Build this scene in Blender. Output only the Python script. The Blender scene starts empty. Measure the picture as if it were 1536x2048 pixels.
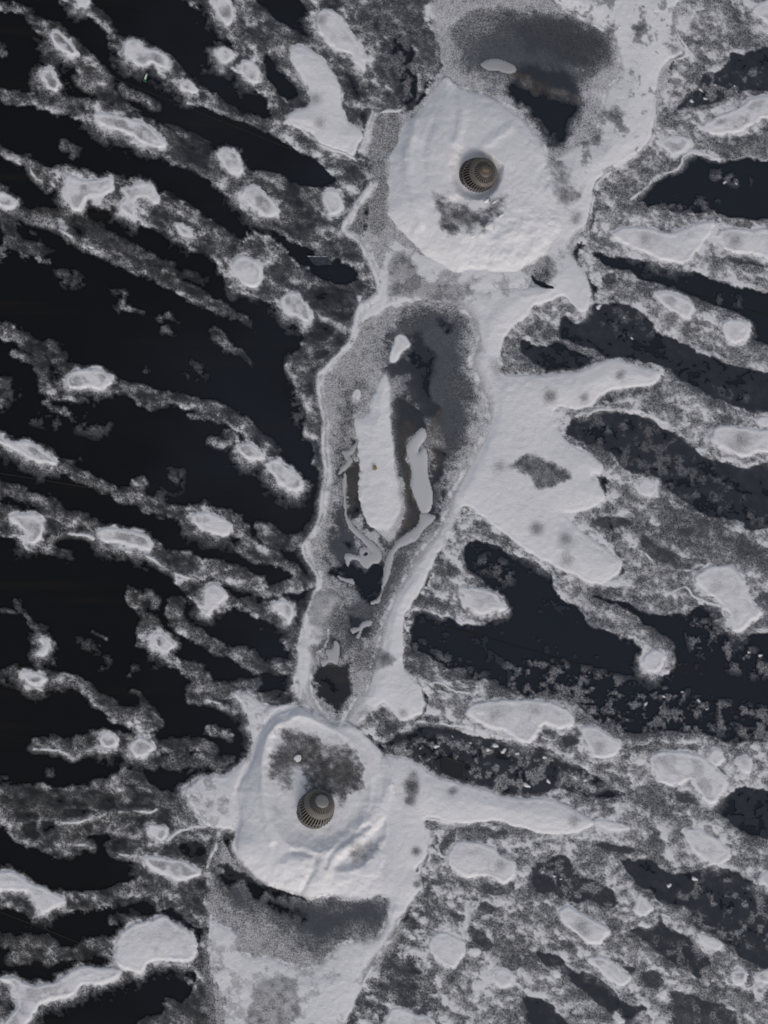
import bpy, math, random
import numpy as np
from mathutils import Vector, Matrix

scene = bpy.context.scene
COL = scene.collection
random.seed(7)

# ------------------------------------------------------------------ camera
DIST = 23.0                      # metres from the lens to the roof
TILT = math.radians(12.0)        # the drone hangs a little below left of the frame centre
LEAN = np.array([0.55, 0.835])   # direction (image right, image up) in which upright things lean
LEAN /= np.linalg.norm(LEAN)
MPP = 0.004                      # metres per photograph pixel at the centre
CP = np.array([-LEAN[0]*math.sin(TILT), -LEAN[1]*math.sin(TILT), math.cos(TILT)])*DIST
FW = -CP/DIST
UPV = np.array([0., 1., 0.]) - FW*FW[1]; UPV /= np.linalg.norm(UPV)
RT = np.cross(FW, UPV)
FPX = DIST/MPP
cam_data = bpy.data.cameras.new("camera")
cam_data.sensor_fit = 'VERTICAL'; cam_data.sensor_height = 36.0; cam_data.sensor_width = 27.0
cam_data.lens = FPX/2048*36.0
cam_data.clip_start = 0.1; cam_data.clip_end = 500
cam = bpy.data.objects.new("camera", cam_data); COL.objects.link(cam)
m = Matrix.Identity(4)
for i in range(3):
    m[i][0] = RT[i]; m[i][1] = UPV[i]; m[i][2] = -FW[i]; m[i][3] = CP[i]
cam.matrix_world = m
scene.camera = cam

# ------------------------------------------------------------------ light
SUN_AZ = math.radians(-72)       # the sun stands low beyond the bottom edge, a little to the right
SUN_EL = math.radians(30)
sd = Vector((math.cos(SUN_EL)*math.cos(SUN_AZ), math.cos(SUN_EL)*math.sin(SUN_AZ), math.sin(SUN_EL)))
w = bpy.data.worlds.new("World"); scene.world = w; w.use_nodes = True
nt = w.node_tree; nt.nodes.clear()
sky = nt.nodes.new('ShaderNodeTexSky'); sky.sky_type = 'NISHITA'; sky.sun_disc = False
sky.sun_elevation = SUN_EL; sky.sun_rotation = math.atan2(sd.x, sd.y)
sky.dust_density = 3.0; sky.air_density = 1.0; sky.ozone_density = 1.0
bg = nt.nodes.new('ShaderNodeBackground'); bg.inputs['Strength'].default_value = 0.145
hs = nt.nodes.new('ShaderNodeHueSaturation'); hs.inputs['Saturation'].default_value = 0.45
wo = nt.nodes.new('ShaderNodeOutputWorld')
nt.links.new(sky.outputs[0], hs.inputs['Color']); nt.links.new(hs.outputs[0], bg.inputs[0]); nt.links.new(bg.outputs[0], wo.inputs[0])
sl = bpy.data.lights.new("sun", 'SUN'); sl.energy = 0.5; sl.angle = math.radians(26); sl.color = (1.0, 0.86, 0.74)
so = bpy.data.objects.new("sun", sl); COL.objects.link(so)
so.rotation_euler = sd.to_track_quat('Z', 'Y').to_euler()
scene.view_settings.view_transform = 'Standard'; scene.view_settings.look = 'None'
scene.view_settings.gamma = 1.0; scene.view_settings.exposure = -0.15
scene.view_settings.use_curve_mapping = False

# ------------------------------------------------------------------ helpers
def unproj(px, py, z=0.0):
    """photograph pixel -> point of the roof at height z (metres)"""
    px = np.asarray(px, float); py = np.asarray(py, float)
    a = (px-768)/FPX; b = -(py-1024)/FPX
    d = FW[:, None] + RT[:, None]*a.ravel() + UPV[:, None]*b.ravel()
    t = (np.asarray(z, float).ravel()-CP[2])/d[2]
    p = CP[:, None]+d*t
    return p.T
def pt(px, py, z=0.0):
    return Vector(unproj([px], [py], [z])[0])
def tag(o, label=None, cat=None, group=None, kind=None):
    if label: o['label'] = label
    if cat: o['category'] = cat
    if group: o['group'] = group
    if kind: o['kind'] = kind
    return o
def add(name, me, mat=None, parent=None):
    o = bpy.data.objects.new(name, me); COL.objects.link(o)
    if mat: me.materials.append(mat)
    if parent: o.parent = parent
    return o
def smooth(t):
    t = np.clip(t, 0, 1); return t*t*(3-2*t)
_rng = {}
def vn(X, Y, scale, seed):
    """value noise 0..1, one octave"""
    if seed not in _rng: _rng[seed] = np.random.RandomState(seed).rand(256, 256)
    g = _rng[seed]; u = X/scale+1000.; v = Y/scale+1000.
    iu = np.floor(u).astype(int); iv = np.floor(v).astype(int); fu = smooth(u-iu); fv = smooth(v-iv)
    a = g[iu & 255, iv & 255]; b = g[(iu+1) & 255, iv & 255]; c = g[iu & 255, (iv+1) & 255]; d = g[(iu+1) & 255, (iv+1) & 255]
    return (a*(1-fu)+b*fu)*(1-fv)+(c*(1-fu)+d*fu)*fv
def fbm(X, Y, scale, seed, octs=4, gain=0.55):
    s = 0; a = 1; t = 0
    for k in range(octs):
        s = s+a*vn(X, Y, scale/2**k, seed+k); t += a; a *= gain
    return s/t
TILES = {'0': (0, 0, 1.)}
for j, r in enumerate('ABCD'):
    for i in range(3): TILES[r+str(i+1)] = (512*i, 512*j, 3.)
TILES['M'] = (400, 1380, 3.)
def P(s):
    """'B2 x,y x,y,r ...' : points read off a tile of the photograph -> photograph pixels"""
    tk = s.split(); ox, oy, k = TILES[tk[0]]
    out = []
    for q in tk[1:]:
        v = [float(a) for a in q.split(',')]
        out.append([ox+v[0]/k, oy+v[1]/k]+[a/k for a in v[2:]])
    return out
def spline(pts, closed=True, n=4):
    p = np.array(pts, float); N = len(p); out = []
    for i in range(N if closed else N-1):
        if closed: a, b, c, d = p[i-1], p[i], p[(i+1) % N], p[(i+2) % N]
        else: a, b, c, d = p[max(i-1, 0)], p[i], p[i+1], p[min(i+2, N-1)]
        for k in range(n):
            t = k/n
            out.append(0.5*((2*b)+(-a+c)*t+(2*a-5*b+4*c-d)*t*t+(-a+3*b-3*c+d)*t**3))
    if not closed: out.append(p[-1])
    return np.array(out)

# ------------------------------------------------------------------ lattice over the roof (photograph pixels)
def axis(n):
    inner = np.arange(-8, n+9, 2.0)
    st = []; v = -8.0; s = 4.0
    while v > -420: v -= s; st.append(v); s = min(s*1.04, 9)
    lo = np.array(st[::-1]); hi = n-lo
    return np.concatenate([lo, inner, hi[::-1]])
AX = axis(1536); AY = axis(2048)
X, Y = np.meshgrid(AX, AY)        # rows = y
NX, NY = len(AX), len(AY)
# crooked outlines: the lattice position is jittered before each outline is evaluated
WX = X+(fbm(X, Y, 34, 11, 4, .62)-.5)*22; WY = Y+(fbm(X, Y, 34, 21, 4, .62)-.5)*22
SX = X+(fbm(X, Y, 18, 31, 3, .6)-.5)*7; SY = Y+(fbm(X, Y, 18, 41, 3, .6)-.5)*7
def window(x0, x1, y0, y1):
    a = max(np.searchsorted(AX, x0)-1, 0); b = min(np.searchsorted(AX, x1)+1, NX)
    c = max(np.searchsorted(AY, y0)-1, 0); d = min(np.searchsorted(AY, y1)+1, NY)
    return (slice(c, d), slice(a, b))
def sdf_poly(pts, GX, GY, pad=40, n=4):
    """signed distance, positive inside; evaluated in a window round the outline"""
    p = spline(pts, True, n); x0, y0 = p.min(0); x1, y1 = p.max(0)
    W = window(x0-pad, x1+pad, y0-pad, y1+pad)
    gx = GX[W].astype(np.float32); gy = GY[W].astype(np.float32)
    d2 = np.full(gx.shape, 1e9, np.float32); ins = np.zeros(gx.shape, bool)
    q = np.roll(p, -1, 0)
    for (ax, ay), (bx, by) in zip(p, q):
        ex, ey = bx-ax, by-ay; L = ex*ex+ey*ey
        if L < 1e-9: continue
        t = np.clip(((gx-ax)*ex+(gy-ay)*ey)/L, 0, 1)
        d2 = np.minimum(d2, (gx-ax-t*ex)**2+(gy-ay-t*ey)**2)
        if abs(ey) > 1e-9:
            c = (ay > gy) != (by > gy)
            ins ^= c & (gx < ex*(gy-ay)/ey+ax)
    d = np.sqrt(d2)
    return W, np.where(ins, d, -d)
def sdf_stroke(pts, GX, GY, pad=30, n=3):
    p = np.array(pts, float)
    if p.shape[1] == 2: p = np.c_[p, np.zeros(len(p))]
    p = spline(p, False, n) if len(p) > 1 else np.r_[p, p+[.5, 0, 0]]
    R = p[:, 2].max()+pad
    W = window(p[:, 0].min()-R, p[:, 0].max()+R, p[:, 1].min()-R, p[:, 1].max()+R)
    gx = GX[W].astype(np.float32); gy = GY[W].astype(np.float32)
    best = np.full(gx.shape, -1e9, np.float32)
    for (ax, ay, ar), (bx, by, br) in zip(p[:-1], p[1:]):
        ex, ey = bx-ax, by-ay; L = max(ex*ex+ey*ey, 1e-9)
        t = np.clip(((gx-ax)*ex+(gy-ay)*ey)/L, 0, 1)
        best = np.maximum(best, ar+(br-ar)*t-np.sqrt((gx-ax-t*ex)**2+(gy-ay-t*ey)**2))
    return W, best
# ------------------------------------------------------------------ what lies on the roof, read off the photograph
# frost films: density, outline
FROST = [
 (.42, "0 385,-20 405,15 440,50 455,75 470,115 470,145 490,165 512,185 542,215 540,230 505,232 505,248 545,268 590,300 630,315 655,345 672,365 640,374 600,372 565,357 540,344 510,336 490,330 460,330 470,370 510,440 560,465 612,490 640,510 690,523 712,548 705,562 680,567 655,560 630,550 600,525 575,500 540,480 500,470 470,520 470,580 512,590 550,605 572,640 602,662 612,675 592,700 569,730 582,770 598,795 609,845 605,872 622,890 628,930 635,955 650,960 660,900 655,830 645,760 700,700 720,630 760,600 760,560 740,520 735,420 760,330 800,240 850,180 880,120 880,-20"),
 (.66, "0 880,-20 1350,-20 1370,80 1340,130 1320,250 1200,350 1190,450 1140,500 1180,580 1170,620 1080,620 1020,660 1000,740 1100,760 1180,905 1200,980 1240,1140 1180,1170 1050,1100 940,1015 880,1100 820,1220 808,1340 800,1420 700,1480 590,1420 597,1300 610,1250 633,1165 608,1088 640,1030 650,900 637,757 700,680 718,615 756,595 757,560 729,500 735,420 740,367 715,320 735,250 745,225 800,222 840,200 880,120"),
 (.58, "0 415,1740 425,1700 440,1680 500,1740 640,1790 800,1770 850,1720 840,1780 790,1860 740,1930 700,2200 455,2200 430,2000 415,1900"),
 (.57, "0 1350,-20 1960,-20 1960,560 1960,2500 700,2500 700,2010 740,1930 790,1860 830,1790 840,1650 800,1560 780,1510 720,1440 770,1405 800,1440 850,1420 840,1365 808,1340 806,1240 860,1150 925,1015 1000,1060 1100,1130 1200,1170 1240,1140 1210,1000 1200,940 1120,840 1180,810 1310,770 1310,740 1200,725 1060,750 1005,740 1010,680 1070,610 1160,620 1190,580 1150,520 1185,450 1200,350 1310,250 1340,130 1365,100 1345,20"),
 (.36, "D1 -90,130 150,110 500,110 640,60 800,20 1000,130 1100,150 1150,250 1250,360 1300,380 1280,520 1240,620 1260,850 1250,950 1200,960 1080,880 950,860 880,800 700,830 520,850 420,860 370,820 380,750 600,710 760,690 830,650 850,570 780,540 650,510 560,470 400,560 280,500 150,460 60,420 0,330 -90,330"),
 (.38, "D1 1000,1390 1100,1400 1180,1250 1150,1170 1200,1000 1250,980 1290,1300 1360,1460 1380,1900 500,1900 800,1500 880,1500 980,1480"),
 (.26, "A2 560,-40 1030,-40 1100,100 1050,300 1000,480 940,640 720,640 640,560 560,420 640,200"),
]
# frost streaks: density, centre line with half widths
STREAK = [
 (.48, "0 -20,8,12 0,10,10 40,20,10 65,42,12 110,75,22 150,115,26 190,155,28 235,195,18 300,212,12 335,235,10 370,262,14 410,285,18"),
 (.46, "0 -20,185,14 0,187,14 50,197,13 90,205,16 140,215,20 200,225,26 260,250,30 320,282,28 370,305,32 420,325,34 460,350,34 500,385,34 530,415,34 560,440,30"),
 (.5, "0 120,-12,16 160,8,16 195,30,12 215,55,9 235,80,14 270,105,26 320,130,22 365,165,20 400,195,18 440,215,18 480,235,14 500,252,8"),
 (.48, "0 -20,288,8 0,293,8 20,310,10 60,330,12 100,350,20 150,370,32 210,385,36 260,400,38 310,415,38 350,440,36 400,470,34 450,495,32 470,530,30 462,570,16 468,596,8"),
 (.46, "0 -20,380,18 0,390,18 30,412,14 70,430,12 110,447,14 150,470,16 190,500,16 230,515,14 283,537,16 333,558,17 383,585,17 433,612,13 475,635,11 503,648,7"),
 (.25, "0 60,430,16 120,440,20 200,470,18 260,500,18 330,530,14 400,560,14"),
 (.2, "0 10,450,14 40,490,18 100,500,10 80,520,6"),
 (.2, "0 130,290,12 155,300,10 150,312,8"),
 (.45, "B1 -60,430,40 0,440,50 100,470,50 200,540,55 300,560,55 380,640,50 450,700,50 560,740,55 680,760,45 800,800,45 920,860,50 1050,860,42 1150,890,45 1280,930,55 1400,970,50 1500,1060,55 1560,1140,70 1620,1210,70"),
 (.42, "B1 250,640,50 280,760,55 330,820,36 480,860,25 510,880,14"), (.4, "B1 280,870,20 330,900,24 400,935,22"),
 (.3, "B1 0,740,30 40,800,26 20,860,30"), (.3, "B1 90,570,34 170,610,30 200,650,14"),
 (.42, "B1 680,220,20 740,210,14 745,270,20 710,300,28 770,325,20 850,335,10"), (.4, "B1 235,15,16 300,50,16"), (.2, "B1 400,150,20 480,130,26"),
 (.4, "B1 930,380,20 1010,370,26 1050,395,12"), (.3, "B1 1000,450,24 1050,475,14"), (.44, "B1 1280,450,26 1310,490,36 1380,560,30 1440,590,36 1500,650,20"),
 (.4, "B1 555,1035,18 590,1030,20"), (.36, "B1 1270,1110,30 1320,1120,34 1400,1110,30 1350,1050,24"), (.4,"B1 1290,960,20 1160,965,24"), (.2, "B1 1040,1310,30 1060,1340,16"),
 (.5, "B1 -60,1050,30 0,1090,30 100,1150,45 250,1200,55 350,1260,36 480,1310,42 600,1370,42 700,1420,46 820,1440,66 900,1500,50 1000,1530,46 1150,1540,46 1280,1560,70 1400,1610,60 1450,1670,50 1500,1720,32 1560,1760,24 1640,1800,20"),
 (.45, "B1 400,1260,30 480,1220,16"), (.5, "B1 780,1400,30 840,1350,26 850,1420,30"), (.45, "B1 960,1400,30 950,1470,36 900,1500,30"),
 (.48, "C1 -60,30,120 0,40,100 150,90,90 300,50,66 450,40,55 560,90,50 700,150,70 850,190,62 950,240,50 1050,290,66 1150,330,70 1300,360,70 1420,400,70 1540,440,60 1600,470,46"),
 (.48, "C1 -60,-110,40 0,-140,50 150,-90,46 300,-30,50 420,20,40"), (.46, "C1 170,200,46 280,220,40 380,245,32 460,248,14"),
 (.46, "C1 1100,400,46 1180,480,60 1280,520,100 1400,540,36 1520,560,44 1620,600,60 1720,620,56 1800,600,50 1830,690,30"),
 (.42, "C1 780,480,42 830,560,46 920,520,30"), (.46, "C1 880,640,42 900,740,95 980,790,66 1030,880,46 1100,940,42 1200,1000,66 1150,1100,52 1280,1080,56 1400,1070,50 1500,1040,40 1560,1010,26"),
 (.38, "C1 1060,560,60 1060,640,56 1200,740,40 1300,800,44 1400,850,44 1536,890,46 1640,960,30"),
 (.4, "C1 100,540,22 110,580,30 150,610,14 215,670,22 250,720,36 250,800,60"), (.3, "C1 20,605,18 60,600,14"),
 (.48, "C1 -60,990,46 0,980,46 100,970,50 200,1010,70 320,1020,60 430,1030,50 540,1090,50 620,1150,56 720,1210,56 830,1250,80 900,1250,60 860,1130,30 790,1080,26"),
 (.42, "C1 240,1375,26 320,1390,36 440,1420,52 540,1380,56 640,1380,76 740,1390,56 850,1410,86 950,1430,60"), (.3, "C1 950,1430,60 1100,1390,46 1200,1400,46 1280,1430,36"), (.24, "C1 900,1500,50 1050,1510,40 1200,1480,40 1330,1500,50"),
 (.42, "C1 1240,1290,22 1300,1310,30 1380,1350,26"), (.48, "C1 550,720,18 590,740,18 640,755,14"), (.35, "C1 570,800,16 590,825,10"), (.34, "C1 645,880,20 640,930,20 590,955,10"), (.34, "C1 800,935,18 750,975,18"),
 (.4, "C2 -60,210,66 0,240,60 100,270,50 200,330,46 270,400,36 330,440,30"), (.4, "C2 30,110,50 150,170,60 250,180,40 330,100,30"), (.4, "C2 0,470,46 150,450,40 260,430,50"),
 (.46, "C2 200,780,50 250,700,50 230,830,30"), (.42, "C2 -60,890,40 0,920,46 150,930,46 240,900,40"), (.42, "C2 0,1110,36 120,1130,36 240,1110,36"), (.4, "C2 290,560,40 280,700,36 260,900,30 250,1080,30"),
 (.3, "D1 -60,1060,40 0,1030,40 150,1050,60 300,1060,40"), (.32, "D1 60,1140,40 150,1130,40 250,1130,50 400,1110,40 550,1080,56 640,1090,60"), (.34, "D1 690,900,30 800,880,40"),
 (.4, "D1 -60,800,40 60,780,50 200,860,36 300,870,30 400,820,40"), (.45, "D1 0,1400,40 40,1460,46 0,1536,40"), (.4, "D1 200,1440,24 300,1400,24 450,1380,26 600,1320,26 720,1270,26"), (.4, "D1 1090,1270,36 1130,1290,30"),
 (.3, "D1 310,20,26 290,50,16"), (.3, "D1 -20,70,30 40,70,16"), (.5, "0 448,-12,16 480,14,14 530,40,10"),
 (.3, "0 2,90,9 8,107,10"), (.35,"0 290,740,3"),
]
# bare dark membrane cut out of the frost: strength, outline
BARE = [
 (1, "A2 40,-40 200,-30 290,30 320,100 300,170 330,220 250,190 150,140 60,60 0,0"), (1, "A2 60,320 100,330 130,410 200,470 250,520 260,580 200,605 140,570 90,510 50,440"),
 (1, "0 230,170 512,252 590,302 640,322 672,368 640,374 600,372 540,344 490,320 400,270 320,240"),
 (1, "A2 830,215 880,235 940,300 950,380 920,420 980,470 960,580 900,620 890,530 850,440 820,370"), (.85, "A2 540,450 590,460 620,560 610,600 570,530"), (.85, "A2 630,670 690,660 680,740 650,760"),
 (.7, "A2 740,640 860,640 900,600 960,600 930,640 880,665 800,655"), (.5, "A2 650,20 980,20 1000,140 800,180 640,140"),
 (.8, "B2 330,190 420,170 520,200 600,250 560,300 480,320 400,290"), (.7, "B2 350,390 480,440 420,500 300,460"), (.6, "B2 80,60 200,40 220,110 120,150"), (.6, "B2 -20,370 60,400 170,460 240,540 170,640 190,740 260,840 290,1010 230,1150 300,1290 200,1250 60,1100 -20,1000"),
 (.8, "B2 370,570 440,560 420,600 380,610"), (.7, "B2 260,1400 310,1390 320,1440 270,1450"),
 # around the right hand side
 (.94, "A3 1000,665 1050,590 1130,500 1160,440 1230,430 1290,380 1320,320 1400,310 1450,290 1640,290 1800,300 1800,520 1536,540 1400,530 1350,560 1280,590 1200,620 1100,640"),
 (1, "A3 740,1200 800,1140 830,1100 910,1060 940,1020 1010,1000 1040,940 1100,940 1200,970 1320,965 1536,960 1800,960 1800,1310 1400,1310 1300,1300 1200,1270 1000,1270 900,1240 820,1230 780,1190"),
 (.4, "A3 900,920 950,880 1200,860 1536,800 1700,800 1700,900 1400,950 1100,900 960,1000"),
 (1, "B3 470,-5 620,0 850,40 1000,90 1200,140 1400,200 1540,230 1800,300 1800,640 1536,545 1450,480 1440,400 1400,360 1230,310 1050,220 900,170 700,100 600,70"),
 (.9, "B3 1290,10 1400,10 1540,30 1700,50 1700,100 1540,72 1400,50"), (.75, "B3 540,120 600,100 620,150 560,170"),
 (.95, "B3 300,480 310,380 340,360 380,410 440,390 480,290 560,290 640,280 720,320 830,390 910,470 1000,500 1100,560 1200,620 1300,640 1400,680 1540,690 1700,740 1700,960 1536,940 1400,910 1300,880 1180,840 1080,780 1000,750 950,680 900,660 800,630 650,610 540,600 480,560 400,540 350,500"),
 (.96, "B3 50,515 120,520 200,550 250,510 330,520 370,570 430,590 470,640 420,670 350,680 230,685 150,650 80,600"),
 (.95, "B3 500,930 620,930 750,950 870,1000 970,1060 1060,1110 1120,1180 1200,1220 1330,1250 1420,1270 1540,1250 1800,1300 1800,1720 1540,1640 1400,1630 1380,1580 1180,1560 1080,1500 1000,1440 920,1400 900,1340 860,1330 740,1300 620,1220 570,1170 480,1160 400,1120 330,1070 340,1010 380,970 450,960"),
 (.98, "C3 -10,245 120,310 230,380 250,450 300,520 390,560 440,650 560,710 700,760 770,800 780,900 800,950 900,980 970,920 960,800 880,720 760,640 680,590 620,560 500,520 520,505 600,530 700,560 780,600 860,610 960,610 1040,620 1120,570 1230,560 1250,620 1200,670 1250,700 1340,740 1380,780 1450,740 1800,770 1800,1400 1540,1370 1400,1390 1280,1370 1150,1330 1080,1310 960,1320 880,1320 740,1330 640,1290 500,1240 430,1200 380,1130 280,1090 200,1090 100,1090 -30,1060 -106,1030 -186,1000 -286,1000 -406,930 -496,870 -596,850 -606,780 -586,650 -550,600 -436,620 -336,650 -236,680 -136,660 -10,590 -10,560 -56,510 -156,450 -236,400 -276,330 -300,250 -246,190 -156,190 -96,210"),
 (.35, "C3 350,470 500,440 700,470 950,580 1050,620 800,620 560,560 420,520"), (.7, "C3 500,30 700,60 600,110 520,90"), (.6, "C3 780,140 880,200 960,230 1040,270 1160,280 1150,320 1020,340 900,320 820,290"), (.5, "C3 900,0 1100,10 1500,200 1540,260 1200,240 1000,200 900,140"),
 (.45, "C3 1350,560 1540,500 1600,640 1440,700"), (.75, "C3 190,1300 250,1280 280,1330 230,1360"), (.85, "C3 300,1350 370,1350 380,1400 310,1400"), (.5, "C3 740,1390 1120,1400 1080,1430 800,1430"), (.6, "C3 1050,150 1000,100 1100,90"),
 (.95, "0 775,1492 800,1465 840,1450 900,1454 930,1468 980,1475 1024,1478 1060,1493 1100,1502 1150,1525 1190,1556 1235,1576 1240,1590 1200,1592 1150,1585 1100,1580 1060,1590 1000,1587 950,1573 900,1560 860,1540 830,1525 800,1512"),
 (.6, "C2 1060,1040 1150,1050 1220,1090 1120,1080"), (.6, "C2 1130,330 1200,320 1230,360 1150,380"), (.6, "C2 1310,50 1380,60 1400,100 1320,90"), (.35, "C2 640,1200 760,1160 850,1240 740,1300 650,1270"), (.7, "B3 40,1240 100,1220 240,1290 290,1330 220,1390 160,1370 100,1300"),
 (.9, "D3 120,580 200,550 320,540 360,600 440,660 560,720 640,800 560,830 460,800 350,800 250,760 150,730 120,680"),
 (.94, "D3 650,540 760,560 830,550 900,600 1000,640 1120,610 1250,600 1400,650 1500,700 1700,730 1750,1300 1540,1215 1400,1150 1320,1080 1270,1040 1100,940 1050,830 900,810 840,730 760,700 700,620"),
 (.96, "D3 1180,240 1290,150 1400,120 1540,150 1750,200 1750,500 1540,440 1430,400 1300,320"), (.8, "D3 980,140 1100,150 1150,200 1040,200"),
 (.9, "D3 700,960 830,960 900,890 930,960 1060,1020 1160,1110 1190,1180 1140,1210 1130,1260 1040,1180 940,1160 840,1080 760,1020"),
 (.92, "D3 160,1100 280,1110 330,1200 430,1230 560,1290 640,1380 720,1410 810,1450 700,1500 600,1470 480,1400 400,1310 300,1230 200,1180"),
 (.92, "D3 60,1370 200,1400 260,1460 340,1540 400,1700 150,1700 120,1540"), (.8, "D3 900,1370 1020,1350 1150,1390 1300,1440 1340,1500 1300,1640 1020,1640 960,1450"),
 (.85, "D3 510,130 600,120 650,150 560,170"), (.8, "D3 500,470 580,450 740,490 620,515"), (.8, "D3 660,1190 730,1210 720,1240 670,1220"), (.75, "D3 760,1230 850,1220 920,1290 880,1330 800,1300"), (.7, "D3 820,350 890,380 850,400"),
 (.75, "D2 1290,960 1350,970 1420,1070 1400,1100 1320,1050"), (.7, "D2 1340,620 1536,650 1536,760 1360,750 1250,700 1060,690 1050,660 1200,680"), (.6, "D2 1360,360 1500,390 1480,430 1380,400"), (.7, "D2 1100,440 1200,370 1200,430 1120,520"), (.7, "D2 920,1170 960,1190 970,1230 930,1220"), (.4, "D2 760,1160 840,1120 900,1200 1060,1280 1100,1440 900,1400 740,1380"),
 (.75, "D2 1340,820 1400,820 1420,860 1350,860"), (.65, "D2 1160,880 1250,910 1200,930"),
 # lower left
 (1, "D1 500,400 640,390 690,410 630,460 660,540 780,550 840,600 820,650 740,690 400,740 180,690 150,660 100,620 0,600 0,420 150,480 300,540 480,520"), (.9, "D1 1080,460 1140,430 1200,440 1215,520 1150,530 1090,490"), (.85, "D1 150,340 200,330 240,380 220,420 150,400"), (.85, "D1 380,250 450,250 560,260 570,300 480,300 420,310"), (.8, "D1 250,330 310,310 320,370 270,380"), (.7, "D1 480,340 550,330 530,380"), (.7, "D1 160,270 230,280 220,320 170,310"), (.6, "D1 100,140 300,130 600,150 700,230 650,260 500,220 300,230 120,200"),
 (.8, "D1 740,100 790,110 780,140"), (.95, "D1 850,30 1040,20 1060,80 980,130 900,100"), (.6, "D1 720,220 890,220 880,250 740,250"), (.6, "D1 710,370 790,350 820,380 740,390"), (.6, "D1 680,430 840,430 830,480 700,500"),
 (.8, "D1 700,790 880,770 940,800 930,860 860,890 760,870 690,840"), (.7, "D1 1050,870 1120,850 1200,960 1120,930"), (1, "D1 760,1320 900,1220 1080,1200 1100,1300 1150,1310 1080,1400 970,1380 980,1480 850,1500 700,1700 100,1700 180,1530 240,1420 420,1370 520,1340"),
 (.8, "C1 260,60 330,50 370,90 330,110 280,100"), (.75, "C1 370,140 500,150 560,200 440,200 380,180"), (.8, "C1 10,95 60,100 60,130 20,125"), (.6, "A1 300,560 350,560 350,595 310,600"), (.8, "A1 450,560 520,570 500,600"), (.9, "A1 390,370 460,450 540,540 430,520 350,440"), (.8,"B1 310,660 355,660 350,720 330,770 300,740"), (.7, "C1 200,770 235,770 225,830 195,810"), (.6, "C1 850,540 920,540 900,590 850,580"),(.6, "C1 390,1370 430,1370 430,1420 390,1410"),
 (.6, "C1 1160,420 1240,420 1230,450 1160,470"), (.5, "A1 1040,850 1300,850 1280,1000 1180,1050 1050,960"), (.5, "A1 760,560 900,620 960,680 800,650"),
 (.45, "A2 170,1200 250,1180 380,1270 330,1380 180,1300"),
]
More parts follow.
